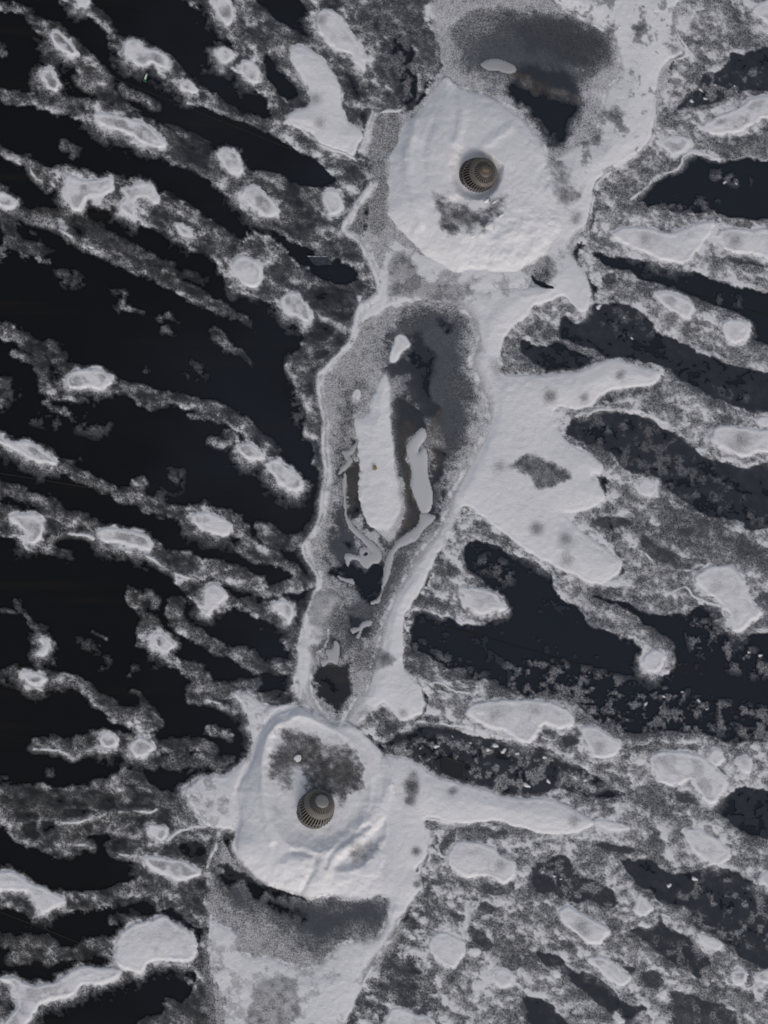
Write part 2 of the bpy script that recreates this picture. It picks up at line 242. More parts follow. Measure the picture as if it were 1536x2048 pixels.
# thin bright crests of crusted snow: half width, polyline
CREST = [
 (4, "0 745,228 780,222 802,220"), (5, "0 745,228 735,255 728,280 718,300"), (4, "0 575,237 595,252 620,270 640,290 670,302 700,312 720,330 737,350 742,367 738,380"),
 (7, "0 742,367 730,385 712,408 700,430 688,452 695,466 714,478 724,492 733,512 745,532 756,562 757,585 745,600"),
 (6, "0 745,600 720,615 712,640 702,675 690,695 665,722 640,748 637,765 640,800 648,840 647,880 650,935 646,980 641,1030"),
 (5, "0 641,1030 628,1062 606,1090 614,1118 628,1140 636,1165 630,1185 618,1215 612,1240"), (5, "0 612,1240 600,1280 598,1320 602,1370 600,1395"),
 (4, "0 438,1665 430,1695 414,1738 419,1770 424,1800 423,1830 419,1870 419,1935 432,1958 446,1980 458,2010"),
 (4, "D2 1000,740 940,770 870,880 840,980 780,1070 720,1130 680,1220 600,1380 540,1500 500,1600"), (3, "D2 1000,740 1010,690 1050,660 1000,610 1040,540 1040,450 1010,360 1000,300 1150,320 1240,300 1400,295 1536,320"),
 (3, "0 1345,-10 1340,30 1355,70 1372,95 1368,115 1340,122 1322,140 1312,180 1308,215 1312,250 1295,290 1240,330 1195,365 1185,400 1175,445 1140,490"),
 (3, "C3 800,250 860,310 960,335 1060,350 1110,320 1180,310"), (3, "C3 640,430 760,445 820,410 870,400 915,425 915,465 960,480 1040,450 1100,510 1180,545 1240,560"), (3, "B3 800,830 900,840 940,800 930,740"), (3, "B3 400,970 450,960 500,925 640,920 760,930 860,970 960,1020 1040,1080 1130,1150 1200,1200"),
 (3, "B3 1060,900 1110,890 1180,930"), (3, "A3 700,1200 760,1160 820,1110 880,1050 1000,1010 1040,930 1150,925 1250,960"), (3, "0 1240,1540 1180,1536 1100,1505"), (3, "D3 280,130 330,30 480,130 560,110 650,130 640,170"),
 (3, "A1 460,470 520,520 560,540"), (3, "A1 180,1000 200,1050 260,1100 300,1130"), (3.5, "A1 90,1270 180,1320 300,1350 400,1400 460,1450 560,1490 650,1540"), (3, "A1 720,530 800,570 870,600 930,640"),
 (4, "C1 300,180 340,140 420,130 520,140 600,180 700,230 830,240 950,310 1060,370 1160,400 1240,380"), (3, "C1 200,1420 350,1430 440,1470 520,1430 640,1440"), (3, "C1 850,500 900,500 930,540 930,570"), (3, "C1 1240,1130 1300,1140 1400,1190 1460,1210"),
 (3, "D1 720,520 800,520 850,470 900,450 1000,430 1060,390 1180,350 1250,360"), (3, "D1 1110,150 1130,200 1150,260 1200,320 1260,370"), (3, "D1 700,370 780,330 830,360 840,400 780,410 690,390"), (3, "D1 330,450 430,460 520,460 560,480"), (3, "D1 430,1380 560,1280 700,1260 740,1230 850,1230 920,1190"), (3, "D1 960,1160 1100,1180 1180,1160"), (3, "D1 340,320 430,330 520,310 660,270 800,260 900,270 940,250"),
 (3, "D2 1040,640 1100,690 1200,700"), (3, "D2 1140,1280 1240,1360 1340,1390"), (3, "D3 740,900 800,950 860,920 880,880 940,900"), (3, "C2 900,700 890,640 960,580 1040,590 1120,620"), (3, "C2 940,1010 1000,1060 1100,1020 1200,1080 1290,1080"), (3, "C2 870,1310 940,1280 980,1260 1100,1270 1280,1290 1400,1330 1536,1360"),
 (3, "C3 0,60 60,100 130,180 260,300 380,380"), (3, "B3 0,1340 60,1220 150,1200 240,1260 300,1290 400,1300"), (3, "C3 460,1480 500,1490 640,1480"), (2.5, "C3 180,1350 250,1370 290,1330"),
]
# glossy slate-coloured thin ice: strength, outline
WET = [
 (.75, "A2 1230,270 1500,180 1640,190 1900,350 1980,420 1960,520 1900,560 1700,560 1480,560 1300,480 1200,420 1180,340"),
 (.85, "B2 780,480 920,440 1000,380 1150,370 1200,450 1240,600 1180,760 1240,900 1200,1060 1120,1240 1130,1380 1060,1536 1000,1200 900,1000 860,860 780,760 740,640"),
 (.9, "0 680,1020 695,1040 720,1080 740,1110 765,1110 780,1150 770,1200 720,1230 700,1290 660,1290 700,1210 680,1180 665,1150 660,1110 672,1060"),
 (.8, "C2 960,80 1100,60 1060,120 960,220 880,330 860,420 800,520 700,640 740,690 600,800 560,700 640,560 750,500 780,360 860,240"),
 (.8, "0 640,1320 690,1310 705,1350 690,1400 670,1430 640,1400 630,1360"),
 (.62, "0 440,1735 500,1750 600,1790 640,1800 780,1796 782,1840 740,1870 700,1870 650,1915 600,1900 560,1850 500,1830 450,1800 430,1770"),
]
# bare and dark inside the run: strength, outline (no frost at all)
POOL = [
 (1, "A3 -20,480 100,520 260,570 400,610 400,690 350,770 320,860 280,890 240,870 180,780 100,680 0,600 -40,560"), (.85, "A3 -20,420 60,400 200,400 300,420 370,480 380,570 300,570 180,540 60,480"), (.4, "A3 60,80 360,90 560,160 600,330 400,400 200,330 60,300"),
 (.8, "B2 910,470 980,460 1010,540 1060,570 1080,680 1040,760 1050,860 1110,930 1040,980 960,920 920,840 900,740 860,730 780,720 760,660 830,640 900,600 930,550"), (.85, "B2 1105,380 1180,400 1180,440 1140,450"), (.6, "B2 770,480 820,460 800,540 770,540"),
 (.9, "B2 800,870 900,860 990,940 1020,1040 960,1060 900,1120 910,1220 930,1300 940,1440 1000,1560 960,1640 880,1680 800,1740 740,1700 680,1630 620,1560 640,1400 830,1500 880,1420 850,1250 800,1100"),
 (.9, "B2 600,1120 620,1200 620,1300 640,1450 640,1560 580,1560 540,1450 530,1330 500,1300 560,1280 600,1190"), (.85, "B2 1060,1160 1140,1200 1130,1300 1060,1400 1060,1536 1120,1480 1140,1350 1100,1560 1040,1560 1050,1400"),
 (.95, "C2 470,310 560,310 630,330 690,330 750,290 770,330 760,420 740,520 690,560 640,520 600,470 500,400 450,350"), (.8, "C2 530,180 600,180 560,220"), (.85, "C2 560,640 640,640 600,720 560,700"), (.8, "C2 620,730 690,700 640,760"),
 (.95, "C2 350,1000 370,930 480,910 560,900 560,1000 570,1080 500,1160 480,1240 460,1200 420,1150 350,1110"), (.8, "C2 470,770 510,770 500,880 460,850"),
 (.95, "M 130,1060 220,1060 300,1110 360,1170 500,1190 640,1240 640,1290 560,1260 440,1250 380,1230 330,1240 250,1160 180,1190 130,1150"), (.8, "M 420,1250 500,1300 580,1320 640,1370 600,1400 520,1340 430,1290"),
]
MUD = [
 (.9, "B2 880,980 960,1040 900,1120 920,1240 930,1400 1000,1560 980,1610 900,1640 800,1740 740,1700 900,1560 860,1420 890,1260 860,1120"), (.8, "B2 1010,1080 1100,940 1140,960 1120,1240 1060,1300 1040,1200"), (.8, "B2 530,1260 600,1200 620,1300 600,1540 540,1440"),
 (.9, "A3 -90,360 -20,370 60,440 200,500 300,560 420,600 400,620 260,580 100,530 -20,470"), (.5, "C2 380,890 560,880 560,1000 480,1020"), (.35, "0 545,1455 700,1480 730,1540 700,1590 580,1580 545,1520"), (.3, "0 860,400 1000,400 1010,450 880,480"),
]
# wind-packed or slushy sheets with smooth faces: (label, height, cover, outline)
SLUSH = [
 ("long smooth grey slush sheet beside the right edge of the snow drift", .012, .80, "B2 980,1040 1015,1040 1020,1090 980,1150 975,1180 1010,1150 1030,1200 1030,1290 1050,1380 1060,1440 1050,1520 1000,1550 960,1470 930,1380 930,1280 910,1200 905,1140"),
 ("thin grey slush ribbon curving down from the right of the snow drift", .008, .66, "B2 990,1540 1075,1560 1060,1590 1000,1650 960,1710 880,1740 840,1770 820,1830 800,1920 770,1980 750,2040 740,2080 690,2090 690,2075 735,2050 755,1990 765,1900 780,1810 830,1735 880,1680 970,1610"),
 ("hooked grey slush ribbon with a ring shaped hole near its end", .008, .66, "C2 540,-20 560,50 620,120 700,180 745,230 755,270 730,310 700,310 670,340 640,325 610,290 570,290 550,330 530,260 560,250 620,260 620,220 660,210 690,240 640,180 560,100 530,0 520,-200 540,-220"),
 ("small forked grey slush piece above the dark pool mouth", .006, .66, "C2 470,770 500,800 490,910 440,900 400,930 390,890 430,880 420,830 460,820"),
 ("pale slush finger right below the brown edged pool", .006, .62, "C2 690,650 690,680 640,700 620,760 600,750 620,710 580,730 570,700 610,690 640,660"),
 ("arrow shaped grey slush piece left of the snow drift", .008, .6, "B2 510,1170 560,1160 610,1100 590,1180 560,1200 580,1230 530,1290 490,1310 510,1260 540,1230"),
 ("short pale slush splinter lying above the dark wedge pool", .006, .6, "C2 490,380 530,395 580,405 590,435 540,420 500,405"),
 ("brownish ice slab half buried beside the upper dark pool", .008, .50, "A2 1345,385 1410,352 1490,362 1550,395 1555,435 1500,440 1450,425 1400,425"),
]
# snow islands: (label, height in metres, grey melt in the middle 0..1, outline)
SNOW = [
 ("bright snow patch cut by the top edge, grey hollow inside, left of long tongue", .03,.4,"A1 1280,-50 1370,-50 1400,60 1390,130 1360,142 1310,90 1280,30"),
 ("tiny snow dab at the very top edge left of centre", .015,.1,"A1 470,-30 520,-30 522,20 490,40 465,25"),
 ("slim oval snow patch with a grey slit, first from the top left corner", .03,.6,"A1 300,200 330,180 390,220 430,270 460,320 430,335 370,310 320,260"),
 ("small egg shaped snow patch with a grey core below the slim oval one", .03,.5,"A1 250,440 270,420 310,415 330,450 360,500 330,540 280,520 255,480"),
 ("two lobed snow patch just above the green lighter", .035,.35,"A1 745,270 770,235 840,250 890,290 960,310 1010,350 1005,400 960,410 900,380 850,395 790,360 750,310"),
 ("tiny hollow snow patch below the patch cut by the top edge", .025,.5,"A1 1305,300 1340,275 1390,310 1395,350 1340,375 1310,345"),
 ("small pointed snow patch lower right of the green lighter", .025,.5,"A1 1070,490 1120,475 1160,500 1175,545 1150,560 1090,530"),
 ("long bright snow patch with two grey slits below the green lighter", .035,.35,"A1 575,680 700,690 820,720 900,760 970,830 995,870 950,885 850,850 760,795 650,770 590,730"),
 ("small square-shouldered snow patch lower right of the long one with slits", .03,.3,"A1 1310,900 1370,885 1420,920 1445,980 1450,1030 1400,1040 1340,990 1310,940"),
 ("broad saddle shaped snow patch with a grey dimple on its right, near the left edge", .035,.3,"A1 390,1060 430,1050 500,1085 600,1070 660,1065 680,1110 620,1170 520,1190 480,1250 430,1245 400,1180 385,1120"),
 ("hooked snow patch right beside the broad saddle shaped one", .03,.35,"A1 740,1130 800,1110 860,1090 920,1110 940,1160 945,1215 890,1190 820,1190 810,1240 810,1300 770,1290 720,1240 750,1180"),
 ("small slanting snow sliver lower right of the hooked patch", .02,.3,"A1 1050,1350 1090,1345 1140,1370 1165,1415 1130,1425 1070,1390"),
 ("hollow snow patch cut by the left edge, level with the saddle shaped one", .025,.5,"A1 -60,1150 0,1150 50,1170 90,1210 90,1240 40,1245 -60,1200"),
 ("slanting snow patch with a grey middle left of the lone dab beside the crest", .03,.35,"0 483,385 497,373 515,372 530,385 548,402 557,420 548,433 530,430 505,415 488,400"),
 ("small oval snow patch left of the top of the long snow tongue", .03,.4,"0 480,128 493,118 508,125 519,140 518,158 508,163 493,157 483,143"),
 ("large smooth oval snow patch at the top, above the long tongue", .04,.12,"A2 355,130 370,80 430,55 490,80 540,150 590,220 620,260 640,330 655,380 645,420 600,380 560,320 500,300 430,250 380,190"),
 ("lone round snow dab left of the thin crest, beside the upper mound", .03,.2,"A2 400,1180 430,1140 480,1145 510,1190 500,1260 460,1285 420,1250"),
 ("snow patch cut by the top right corner", .03,.2,"A3 1440,60 1500,10 1600,-10 1600,150 1500,110"),
 ("long slanting snow bar reaching the right edge near the top", .04,.25,"A3 1160,740 1230,700 1330,660 1400,620 1440,590 1500,580 1620,590 1620,680 1500,710 1420,760 1380,790 1280,800 1200,800"),
 ("small wedge of snow between the snow band and the slanting snow bar", .025,.3,"A3 890,850 960,810 1020,815 1070,840 1060,880 1000,920 960,930 910,890"),
 ("boomerang shaped snow patch with smooth face right of the upper mound", .045,.1,"A3 610,1400 700,1360 830,1370 950,1400 1050,1370 1130,1340 1210,1330 1180,1400 1120,1480 1060,1560 1000,1580 920,1560 830,1530 730,1490 650,1450"),
 ("flat snow patch cut by the right edge beside the boomerang shaped one", .04,.15,"A3 1240,1390 1320,1370 1420,1380 1620,1390 1620,1560 1450,1520 1330,1510 1270,1480"),
 ("pale leaf shaped snow patch between the two dark stripes on the right", .03,.25,"B3 850,220 930,215 1010,240 1080,290 1080,340 1040,365 960,330 900,290"),
 ("thick round snow patch on the frost bar right of the leaf shaped one", .04,.1,"B3 1270,400 1330,380 1390,385 1430,430 1410,480 1350,525 1290,490 1270,450"),
 ("wide soft snow patch cut by the right edge at mid height", .04,.2,"B3 1210,1040 1300,1020 1400,1030 1500,1040 1620,1060 1620,1180 1480,1170 1400,1200 1300,1170 1220,1120"),
 ("snow tip above the wide soft patch at right edge", .025,.1,"B3 1480,970 1520,960 1600,980 1530,1020 1480,1000"),
 ("round snow ring with a grey centre right of the snow bank arms", .03,.5,"B3 740,1350 790,1335 850,1355 875,1390 850,1430 800,1440 750,1410"),
 ("large boot shaped snow patch near the right edge below mid height", .05,.12,"C3 1100,380 1170,340 1290,320 1360,370 1420,470 1450,550 1500,600 1430,660 1360,720 1310,660 1290,600 1240,540 1120,440"),
 ("round snow ball patch at the tip of the frost tail in the dark area", .04,.25,"C3 790,870 850,825 900,840 920,890 890,950 850,970 800,930"),
 ("arrowhead shaped snow patch pointing right beside the snow bank", .045,.15,"C2 1230,460 1300,450 1370,460 1440,500 1490,560 1480,590 1420,590 1350,610 1280,570 1250,510"),
 ("large lumpy snow patch above the dark strip with white chips", .05,.12,"0 935,1420 945,1408 970,1402 1020,1400 1070,1400 1110,1408 1140,1425 1148,1445 1120,1457 1092,1447 1072,1470 1060,1485 1040,1480 1010,1462 970,1450 945,1435"),
 ("triangular snow patch right of the large lumpy one", .04,.12,"C3 410,1290 500,1290 590,1340 650,1400 620,1450 550,1470 490,1460 440,1370"),
 ("ragged two toed snow patch near the right edge in the lower part", .04,.25,"0 1300,1515 1340,1503 1400,1512 1425,1530 1450,1555 1448,1580 1430,1602 1412,1600 1395,1580 1380,1558 1350,1568 1325,1567 1310,1545"),
 ("small round snow patch touching the top of the ragged two toed one", .035,.2,"C3 1180,1460 1200,1425 1235,1420 1270,1455 1265,1500 1225,1520 1190,1500"),
 ("small oval snow patch nearest the right edge beside the two toed one", .03,.25,"0 1475,1520 1490,1512 1505,1525 1500,1545 1480,1540"),
 ("blocky smooth snow patch right of the lower mound", .045,.1,"D2 1190,450 1250,440 1400,470 1480,530 1560,570 1540,650 1480,680 1380,650 1280,650 1200,620 1150,550"),
 ("round smooth snow patch below the blocky one", .035,.1,"D2 1050,1020 1110,985 1190,1010 1240,1060 1240,1130 1180,1190 1110,1170 1050,1100"),
 ("low snow patch cut by the bottom edge right of centre", .03,.2,"D2 800,1480 860,1440 960,1480 1060,1500 1060,1620 790,1620"),
 ("small square snow patch lower right of the round smooth one", .025,.2,"D2 1420,1220 1470,1210 1540,1240 1530,1300 1470,1320 1420,1280"),
 ("tiny snow dab between the round smooth patch and the narrow dark slot", .02,.1,"D2 1280,1080 1340,1080 1350,1110 1300,1115"),
 ("smooth slanting snow block near the lower right, between two dark slots", .045,.08,"D3 290,850 350,840 430,880 570,960 560,1010 520,1055 450,1040 350,970 290,900"),
 ("long slanting snow slab below the smooth snow block", .035,.25,"D3 450,1140 540,1130 640,1190 710,1260 660,1305 590,1270 510,1200"),
 ("fluffy upright snow tuft right of the smooth snow block", .03,.1,"D3 740,800 770,760 810,800 840,840 790,890 740,860"),
 ("oval snow patch with raised rim right of the big snow arm", .035,.2,"D3 1040,380 1120,370 1220,420 1310,510 1270,565 1200,570 1100,500"),
 ("thin snow sliver at the tip of the big snow arm", .025,.3,"D3 500,320 600,320 710,350 660,375 550,360"),
 ("narrow crumbling snow strip beside the large dark area at lower right", .025,.2,"D3 1110,990 1180,1010 1260,1060 1210,1095 1130,1040"),
 ("small snow ring with grey core near the bottom right corner", .03,.4,"D3 1310,1230 1370,1210 1410,1240 1390,1295 1330,1290"),
 ("hollow snow patch cut by the right edge near the bottom corner", .03,.4,"D3 1460,1230 1536,1210 1590,1230 1590,1290 1480,1290"),
 ("snow patch cut by the right edge above the large lower dark area", .03,.2,"D3 1490,650 1536,620 1600,620 1600,720 1500,700"),
 ("small snow button above the frosty slot near the bottom", .02,.0,"D3 880,1340 920,1325 930,1370 890,1378"),
 ("small snow crumb left of the bottom dark slot", .02,.0,"D3 240,1215 275,1215 280,1245 250,1250"),
 ("snow crumb cut by the bottom edge in the right half", .02,.0,"D3 615,1490 650,1480 670,1520 640,1536 615,1520"),
 ("low snow strip cut by the bottom edge right of the crumb", .02,.0,"D3 860,1510 920,1510 930,1600 850,1600"),
 ("round snow patch with a grey dimple beside the middle of the thin crest, left side", .04,.15,"0 463,532 473,517 490,512 512,520 523,535 523,555 515,570 497,572 480,562 468,550"),
 ("slanting snow patch with grey grooves left of the snow lump in the run", .03,.4,"B2 150,260 190,220 240,220 290,270 330,340 325,390 290,390 230,360 180,320"),
 ("boat shaped snow patch with a grey slit alone on the left frost streak", .035,.45,"B1 400,720 450,690 520,680 600,690 670,730 660,780 600,790 520,780 440,800 400,770"),
 ("long snow patch with a grey groove entering from the left edge", .03,.5,"B1 -60,1040 0,1065 60,1110 110,1115 170,1120 260,1160 320,1210 330,1245 270,1240 200,1220 100,1170 30,1130 -60,1100"),
 ("small ringed snow patch upper left of the smooth left hand oval", .03,.4,"0 476,892 493,886 512,893 528,905 525,916 510,920 490,915 478,905"),
 ("oval snow patch with a grey lower half close to the left crest", .035,.35,"B2 70,1240 120,1220 180,1260 270,1330 280,1370 240,1410 180,1390 110,1330"),
 ("ragged fist shaped snow patch near the left edge at mid height", .035,.35,"C1 70,30 150,10 220,20 265,80 250,140 210,190 160,180 150,120 100,70"),
 ("pale oblong snow patch right of the ragged fist shaped one", .03,.35,"C1 600,110 680,100 760,110 860,130 910,190 900,230 830,220 740,190 620,170"),
 ("snow patch with bright rounded left end above the oblong one", .035,.25,"C1 1150,20 1200,5 1290,20 1370,60 1380,110 1350,140 1250,120 1180,80"),
 ("keyhole shaped snow patch left of the slim waist of the run", .035,.15,"C1 1230,460 1280,430 1330,460 1355,500 1320,550 1280,580 1250,620 1230,560 1220,510"),
 ("small snow ring with grey core lower left of the keyhole shaped patch", .03,.55,"C1 920,730 960,730 1000,760 1040,790 1030,830 970,840 930,790"),
 ("small star shaped snow patch touching the crest at the slim waist", .03,.3,"C2 90,560 150,530 210,550 230,600 200,650 150,610"),
 ("slim hollow snow patch at the left edge in the lower part", .025,.55,"C1 120,960 200,960 275,1000 240,1030 170,1020"),
 ("round snow ring with grey core, left of a matching pair", .03,.4,"C1 600,1350 650,1320 690,1350 690,1400 640,1420 600,1390"),
 ("round snow patch with grey right half, right of a matching pair", .035,.3,"C1 780,1390 830,1355 900,1380 920,1410 890,1450 830,1470 780,1430"),
 ("small crescent of snow in the dark area near the left edge", .02,.3,"C1 235,760 270,755 297,800 265,860 230,840 250,800"),
 ("smooth bent snow bar entering from the left edge, above the lowest dark area", .045,.1,"D1 -60,630 0,630 60,620 130,650 180,690 280,720 350,760 390,800 330,830 270,870 220,830 180,750 100,735 -60,720"),
 ("big blocky snow patch near the bottom left", .05,.12,"D1 700,1030 760,960 860,920 950,900 1000,890 1060,930 1130,970 1170,1040 1170,1110 1130,1160 1000,1150 900,1160 850,1220 780,1210 700,1170"),
 ("long curved snow bar at the bottom left corner", .045,.25,"D1 10,1270 80,1260 180,1300 300,1290 400,1240 500,1190 620,1200 720,1210 710,1250 600,1290 500,1300 420,1360 300,1390 230,1430 180,1500 130,1560 120,1640 -60,1640 90,1450 100,1380 60,1300"),
 ("crab shell shaped snow patch with grey lower right, left of the lower mound", .035,.35,"D1 870,540 940,530 1020,550 1110,560 1190,620 1170,650 1080,670 1000,640 900,590"),
 ("small slanted snow loop above the crab shell shaped patch", .03,.35,"D1 890,350 920,340 1000,350 1010,390 970,430 930,420"),
 ("white snow lump alone at the top of the dark run between the mounds", .05,.1,"0 783,700 790,675 800,668 812,672 820,690 805,705 792,722 778,722"),
 ("pebble sized snow bump left of the snow drift", .02,.0,"B2 595,830 610,815 622,840 612,865 595,860"),
]
# scattered ice chips on the dark strips
CHIPS = "0 1399,180,6 1383,201,5 1410,197,5 1429,170,5 1468,172,6 1472,182,4 1448,366,5 1470,367,5 1196,614,7 1248,635,3 1263,675,3 1052,1490,3 904,1474,4 941,1487,4 1088,1515,8 1052,1570,8 1096,1561,6 1084,1745,5 1107,1752,4 1120,1759,4 1387,1758,8 1336,1771,6 1519,1311,8 1290,1410,5 1326,1393,4 1396,1400,4 1412,1418,4 1363,1384,5 840,1497,5 872,1493,6 988,1490,6 1034,1509,5 975,1500,5 1005,1505,6 1169,1562,5 1178,1345,3 820,1080,3 1290,465,0 1035,1290,0 1497,1305,6"
# the big connected bodies of snow (height, outlines)
BANK = [
 (.045, "0 1100,-20 1345,-20 1343,30 1358,80 1368,105 1335,122 1318,150 1308,200 1308,250 1290,290 1250,325 1195,358 1183,400 1172,450 1140,490 1150,520 1175,560 1182,585 1175,618 1160,622 1145,610 1127,594 1100,604 1067,611 1055,632 1032,648 1012,672 1004,700 1002,735 1012,748 1060,750 1120,745 1160,740 1190,728 1215,720 1250,722 1290,735 1315,740 1319,755 1308,770 1280,772 1230,778 1200,792 1180,810 1150,820 1120,815 1107,830 1120,862 1140,886 1180,907 1206,932 1202,946 1185,952 1196,962 1206,980 1210,1000 1180,1018 1150,1025 1130,1028 1144,1044 1170,1067 1210,1094 1237,1114 1244,1127 1240,1144 1224,1157 1204,1167 1180,1167 1154,1154 1110,1134 1067,1110 1024,1080 990,1055 960,1030 940,1014 925,1014 912,1042 888,1090 862,1130 848,1170 820,1215 808,1240 806,1290 808,1335 822,1352 842,1374 847,1400 847,1424 832,1434 805,1442 792,1434 778,1414 765,1407 745,1420 722,1441 700,1460 680,1450 700,1405 735,1370 745,1330 765,1240 800,1170 840,1100 880,1050 905,980 950,900 975,840 955,770 940,720 950,660 900,590 900,560 1000,575 1090,560 1060,440 1060,350 1150,290 1190,270 1210,180 1240,140 1215,70 1160,40"),
 (.05, "0 720,1540 750,1515 780,1510 810,1515 840,1530 870,1550 910,1562 960,1575 1010,1592 1060,1595 1100,1595 1130,1610 1160,1625 1190,1645 1170,1660 1130,1668 1080,1668 1060,1660 1020,1650 990,1640 960,1645 900,1645 855,1635 850,1660 855,1690 850,1715 830,1740 845,1770 835,1790 805,1828 792,1863 772,1890 750,1885 770,1840 770,1795 700,1790 660,1740 700,1640"),
 (.035, "0 455,2100 452,2020 445,1985 421,1942 420,1900 424,1845 440,1850 475,1865 490,1905 540,1912 580,1925 600,1935 640,1928 660,1905 690,1882 740,1880 785,1868 775,1895 750,1920 735,1950 715,1995 690,2048 665,2100"),
 (.04, "0 365,1580 375,1570 410,1550 450,1550 480,1530 505,1495 497,1440 485,1410 468,1392 475,1384 500,1388 540,1412 592,1405 600,1430 560,1500 500,1640 475,1660 440,1655 410,1652 392,1625 370,1592"),
 (.045, "A2 200,300 250,270 310,280 380,330 440,400 490,480 515,580 520,650 550,720 600,760 630,790 645,830 610,870 590,930 540,920 450,890 380,860 320,790 240,770 185,710 220,670 300,640 320,590 310,520 280,470 230,400"),
 (.035, "0 600,1400 592,1350 598,1290 610,1240 625,1195 640,1180 670,1185 690,1200 660,1240 650,1290 630,1310 625,1370 640,1410 660,1430 640,1440"),
 (.02, "0 740,600 720,640 700,690 720,650 760,625 790,610 850,600 920,605 1010,600 1060,560 1020,535 900,528 860,515 820,500 790,480 780,500 760,540 760,580"),
]
MOUND_A = "0 892,153 870,180 842,218 808,250 800,262 795,285 782,310 778,360 776,420 783,440 800,462 830,490 850,512 880,528 905,545 950,540 1000,548 1040,540 1080,520 1110,490 1130,460 1125,420 1115,370 1100,330 1090,290 1060,250 1020,215 980,190 940,178 912,170"
MOUND_B = "0 598,1412 570,1425 535,1450 512,1490 498,1530 482,1570 476,1610 476,1650 466,1690 475,1715 495,1740 520,1762 550,1778 590,1790 620,1800 650,1790 700,1800 745,1796 775,1780 790,1740 800,1690 800,1640 790,1580 778,1530 760,1500 725,1465 700,1445 668,1440 640,1425"
DRIFT = "0 768,748 782,765 785,800 785,840 788,900 798,950 806,1000 805,1040 790,1070 778,1082 765,1072 745,1058 728,1035 720,1000 717,960 714,900 714,870 712,838 725,832 738,818 740,800"
# soft grey melt spots in the thick snow: x, y, radius, strength
DOTS = [(1240,750,16,.4),(1100,792,20,.5),(1168,795,14,.35),(1073,1056,20,.5),(1130,1076,20,.45),(1133,1120,22,.3),(905,1582,12,.5),(832,1702,14,.6),(834,1768,12,.5),(1148,1640,18,.35),(806,1425,14,.35),(1152,1540-100,16,.2),
 (1278,60,14,.45),(1349,98,16,.45),(630,196,18,.35),(640,246,16,.3),(640,40,16,.3),(1290,476,18,.3),(1472,482,18,.25),(990,1430,18,.2),(1200,1490,18,.25),(1072,1420,16,.25),(1095,1635,18,.0),(1000,1730,16,.2),(1160,1850,18,.3),(1172,1866,12,.25),(1434,1170,20,.2),(1479,880,24,.2),(962,1204,18,.2),(770,1316,16,.35),(822,1570,20,.55),(820,1600,16,.5),(826,1548,14,.4),(1155,428,14,.3),(1150,440,14,.3),(1000,930,20,.3),(1000,925,20,.0),(445,1600,12,.3),(415,1610,14,.2),(430,1940,14,.3),(1195,1290-70,0,0)]
DOTS = [d for d in DOTS if d[3] > 0 and d[2] > 0]
# more grey, granular or thinned zones inside thick snow: strength, outline
GREY = [
 (.40, "M 520,250 700,260 850,310 970,400 975,520 900,630 760,620 620,560 560,510 470,580 430,420"),
 (.62, "A2 1060,1150 1100,1170 1150,1140 1155,1180 1110,1220 1150,1230 1250,1220 1330,1250 1420,1210 1480,1170 1505,1230 1440,1300 1380,1370 1330,1350 1290,1370 1220,1380 1160,1400 1110,1370 1080,1290 1070,1200"),
 (.50, "M 480,235 560,225 620,250 700,280 720,330 700,420 640,520 600,480 550,470 540,580 490,580 450,500 435,400 470,350"), (.62, "M 640,430 700,380 820,340 900,345 960,420 970,500 955,590 880,640 830,700 790,640 700,610 640,590 620,520"), (.5, "M 800,600 880,620 850,700 800,690"), (.42, "M 890,990 960,900 1040,880 1060,930 1000,1020 930,1040"),
 (.45, "A3 240,960 330,1010 400,1080 420,1160 370,1260 300,1240 250,1140"), (.55, "B3 140,130 190,20 290,-20 290,60 240,110 230,170 180,160"), (.4, "A3 560,680 620,630 670,680 640,740 590,720"), (.35, "A3 480,760 530,800 500,820"), (.35, "A3 540,880 590,870 560,920"), (.3, "A3 560,190 610,160 640,240 590,240"), (.35, "A3 730,150 790,150 800,200 740,200"),
 (.08, "0 720,650 660,720 645,770 655,900 652,1020 622,1090 640,1160 680,1190 700,1100 690,980 700,900 720,800 760,720 760,660"), (.3, "0 745,235 800,230 800,290 775,320 775,430 760,470 730,440 745,370 725,320 740,280"),
 (.3, "0 620,1190 700,1200 700,1300 640,1300"), (.3, "C2 600,830 740,820 830,870 780,930 640,940 580,900"), (.35, "0 800,500 860,560 960,560 900,600 800,600 770,560"), (.62, "0 1018,932 1030,918 1060,914 1085,926 1110,932 1136,955 1118,968 1098,978 1078,974 1062,956 1040,946"),
 (.5, "0 600,1420 640,1430 670,1450 640,1455"), (.35, "0 520,1960 590,1960 590,2060 500,2060 500,2000"), (.45, "0 900,60 960,20 1080,30 1200,60 1220,140 1100,130 980,140 930,110"), (.25, "D1 1160,170 1200,200 1180,230 1150,210"), (.3, "D1 1230,170 1290,200 1240,230"),
 (.4, "M 1230,540 1320,540 1300,640 1250,680 1230,620"), (.25, "C2 440,600 540,560 600,640 500,700 420,680"), (.4, "C2 390,780 440,740 470,770 420,830 340,850 320,800"),
]
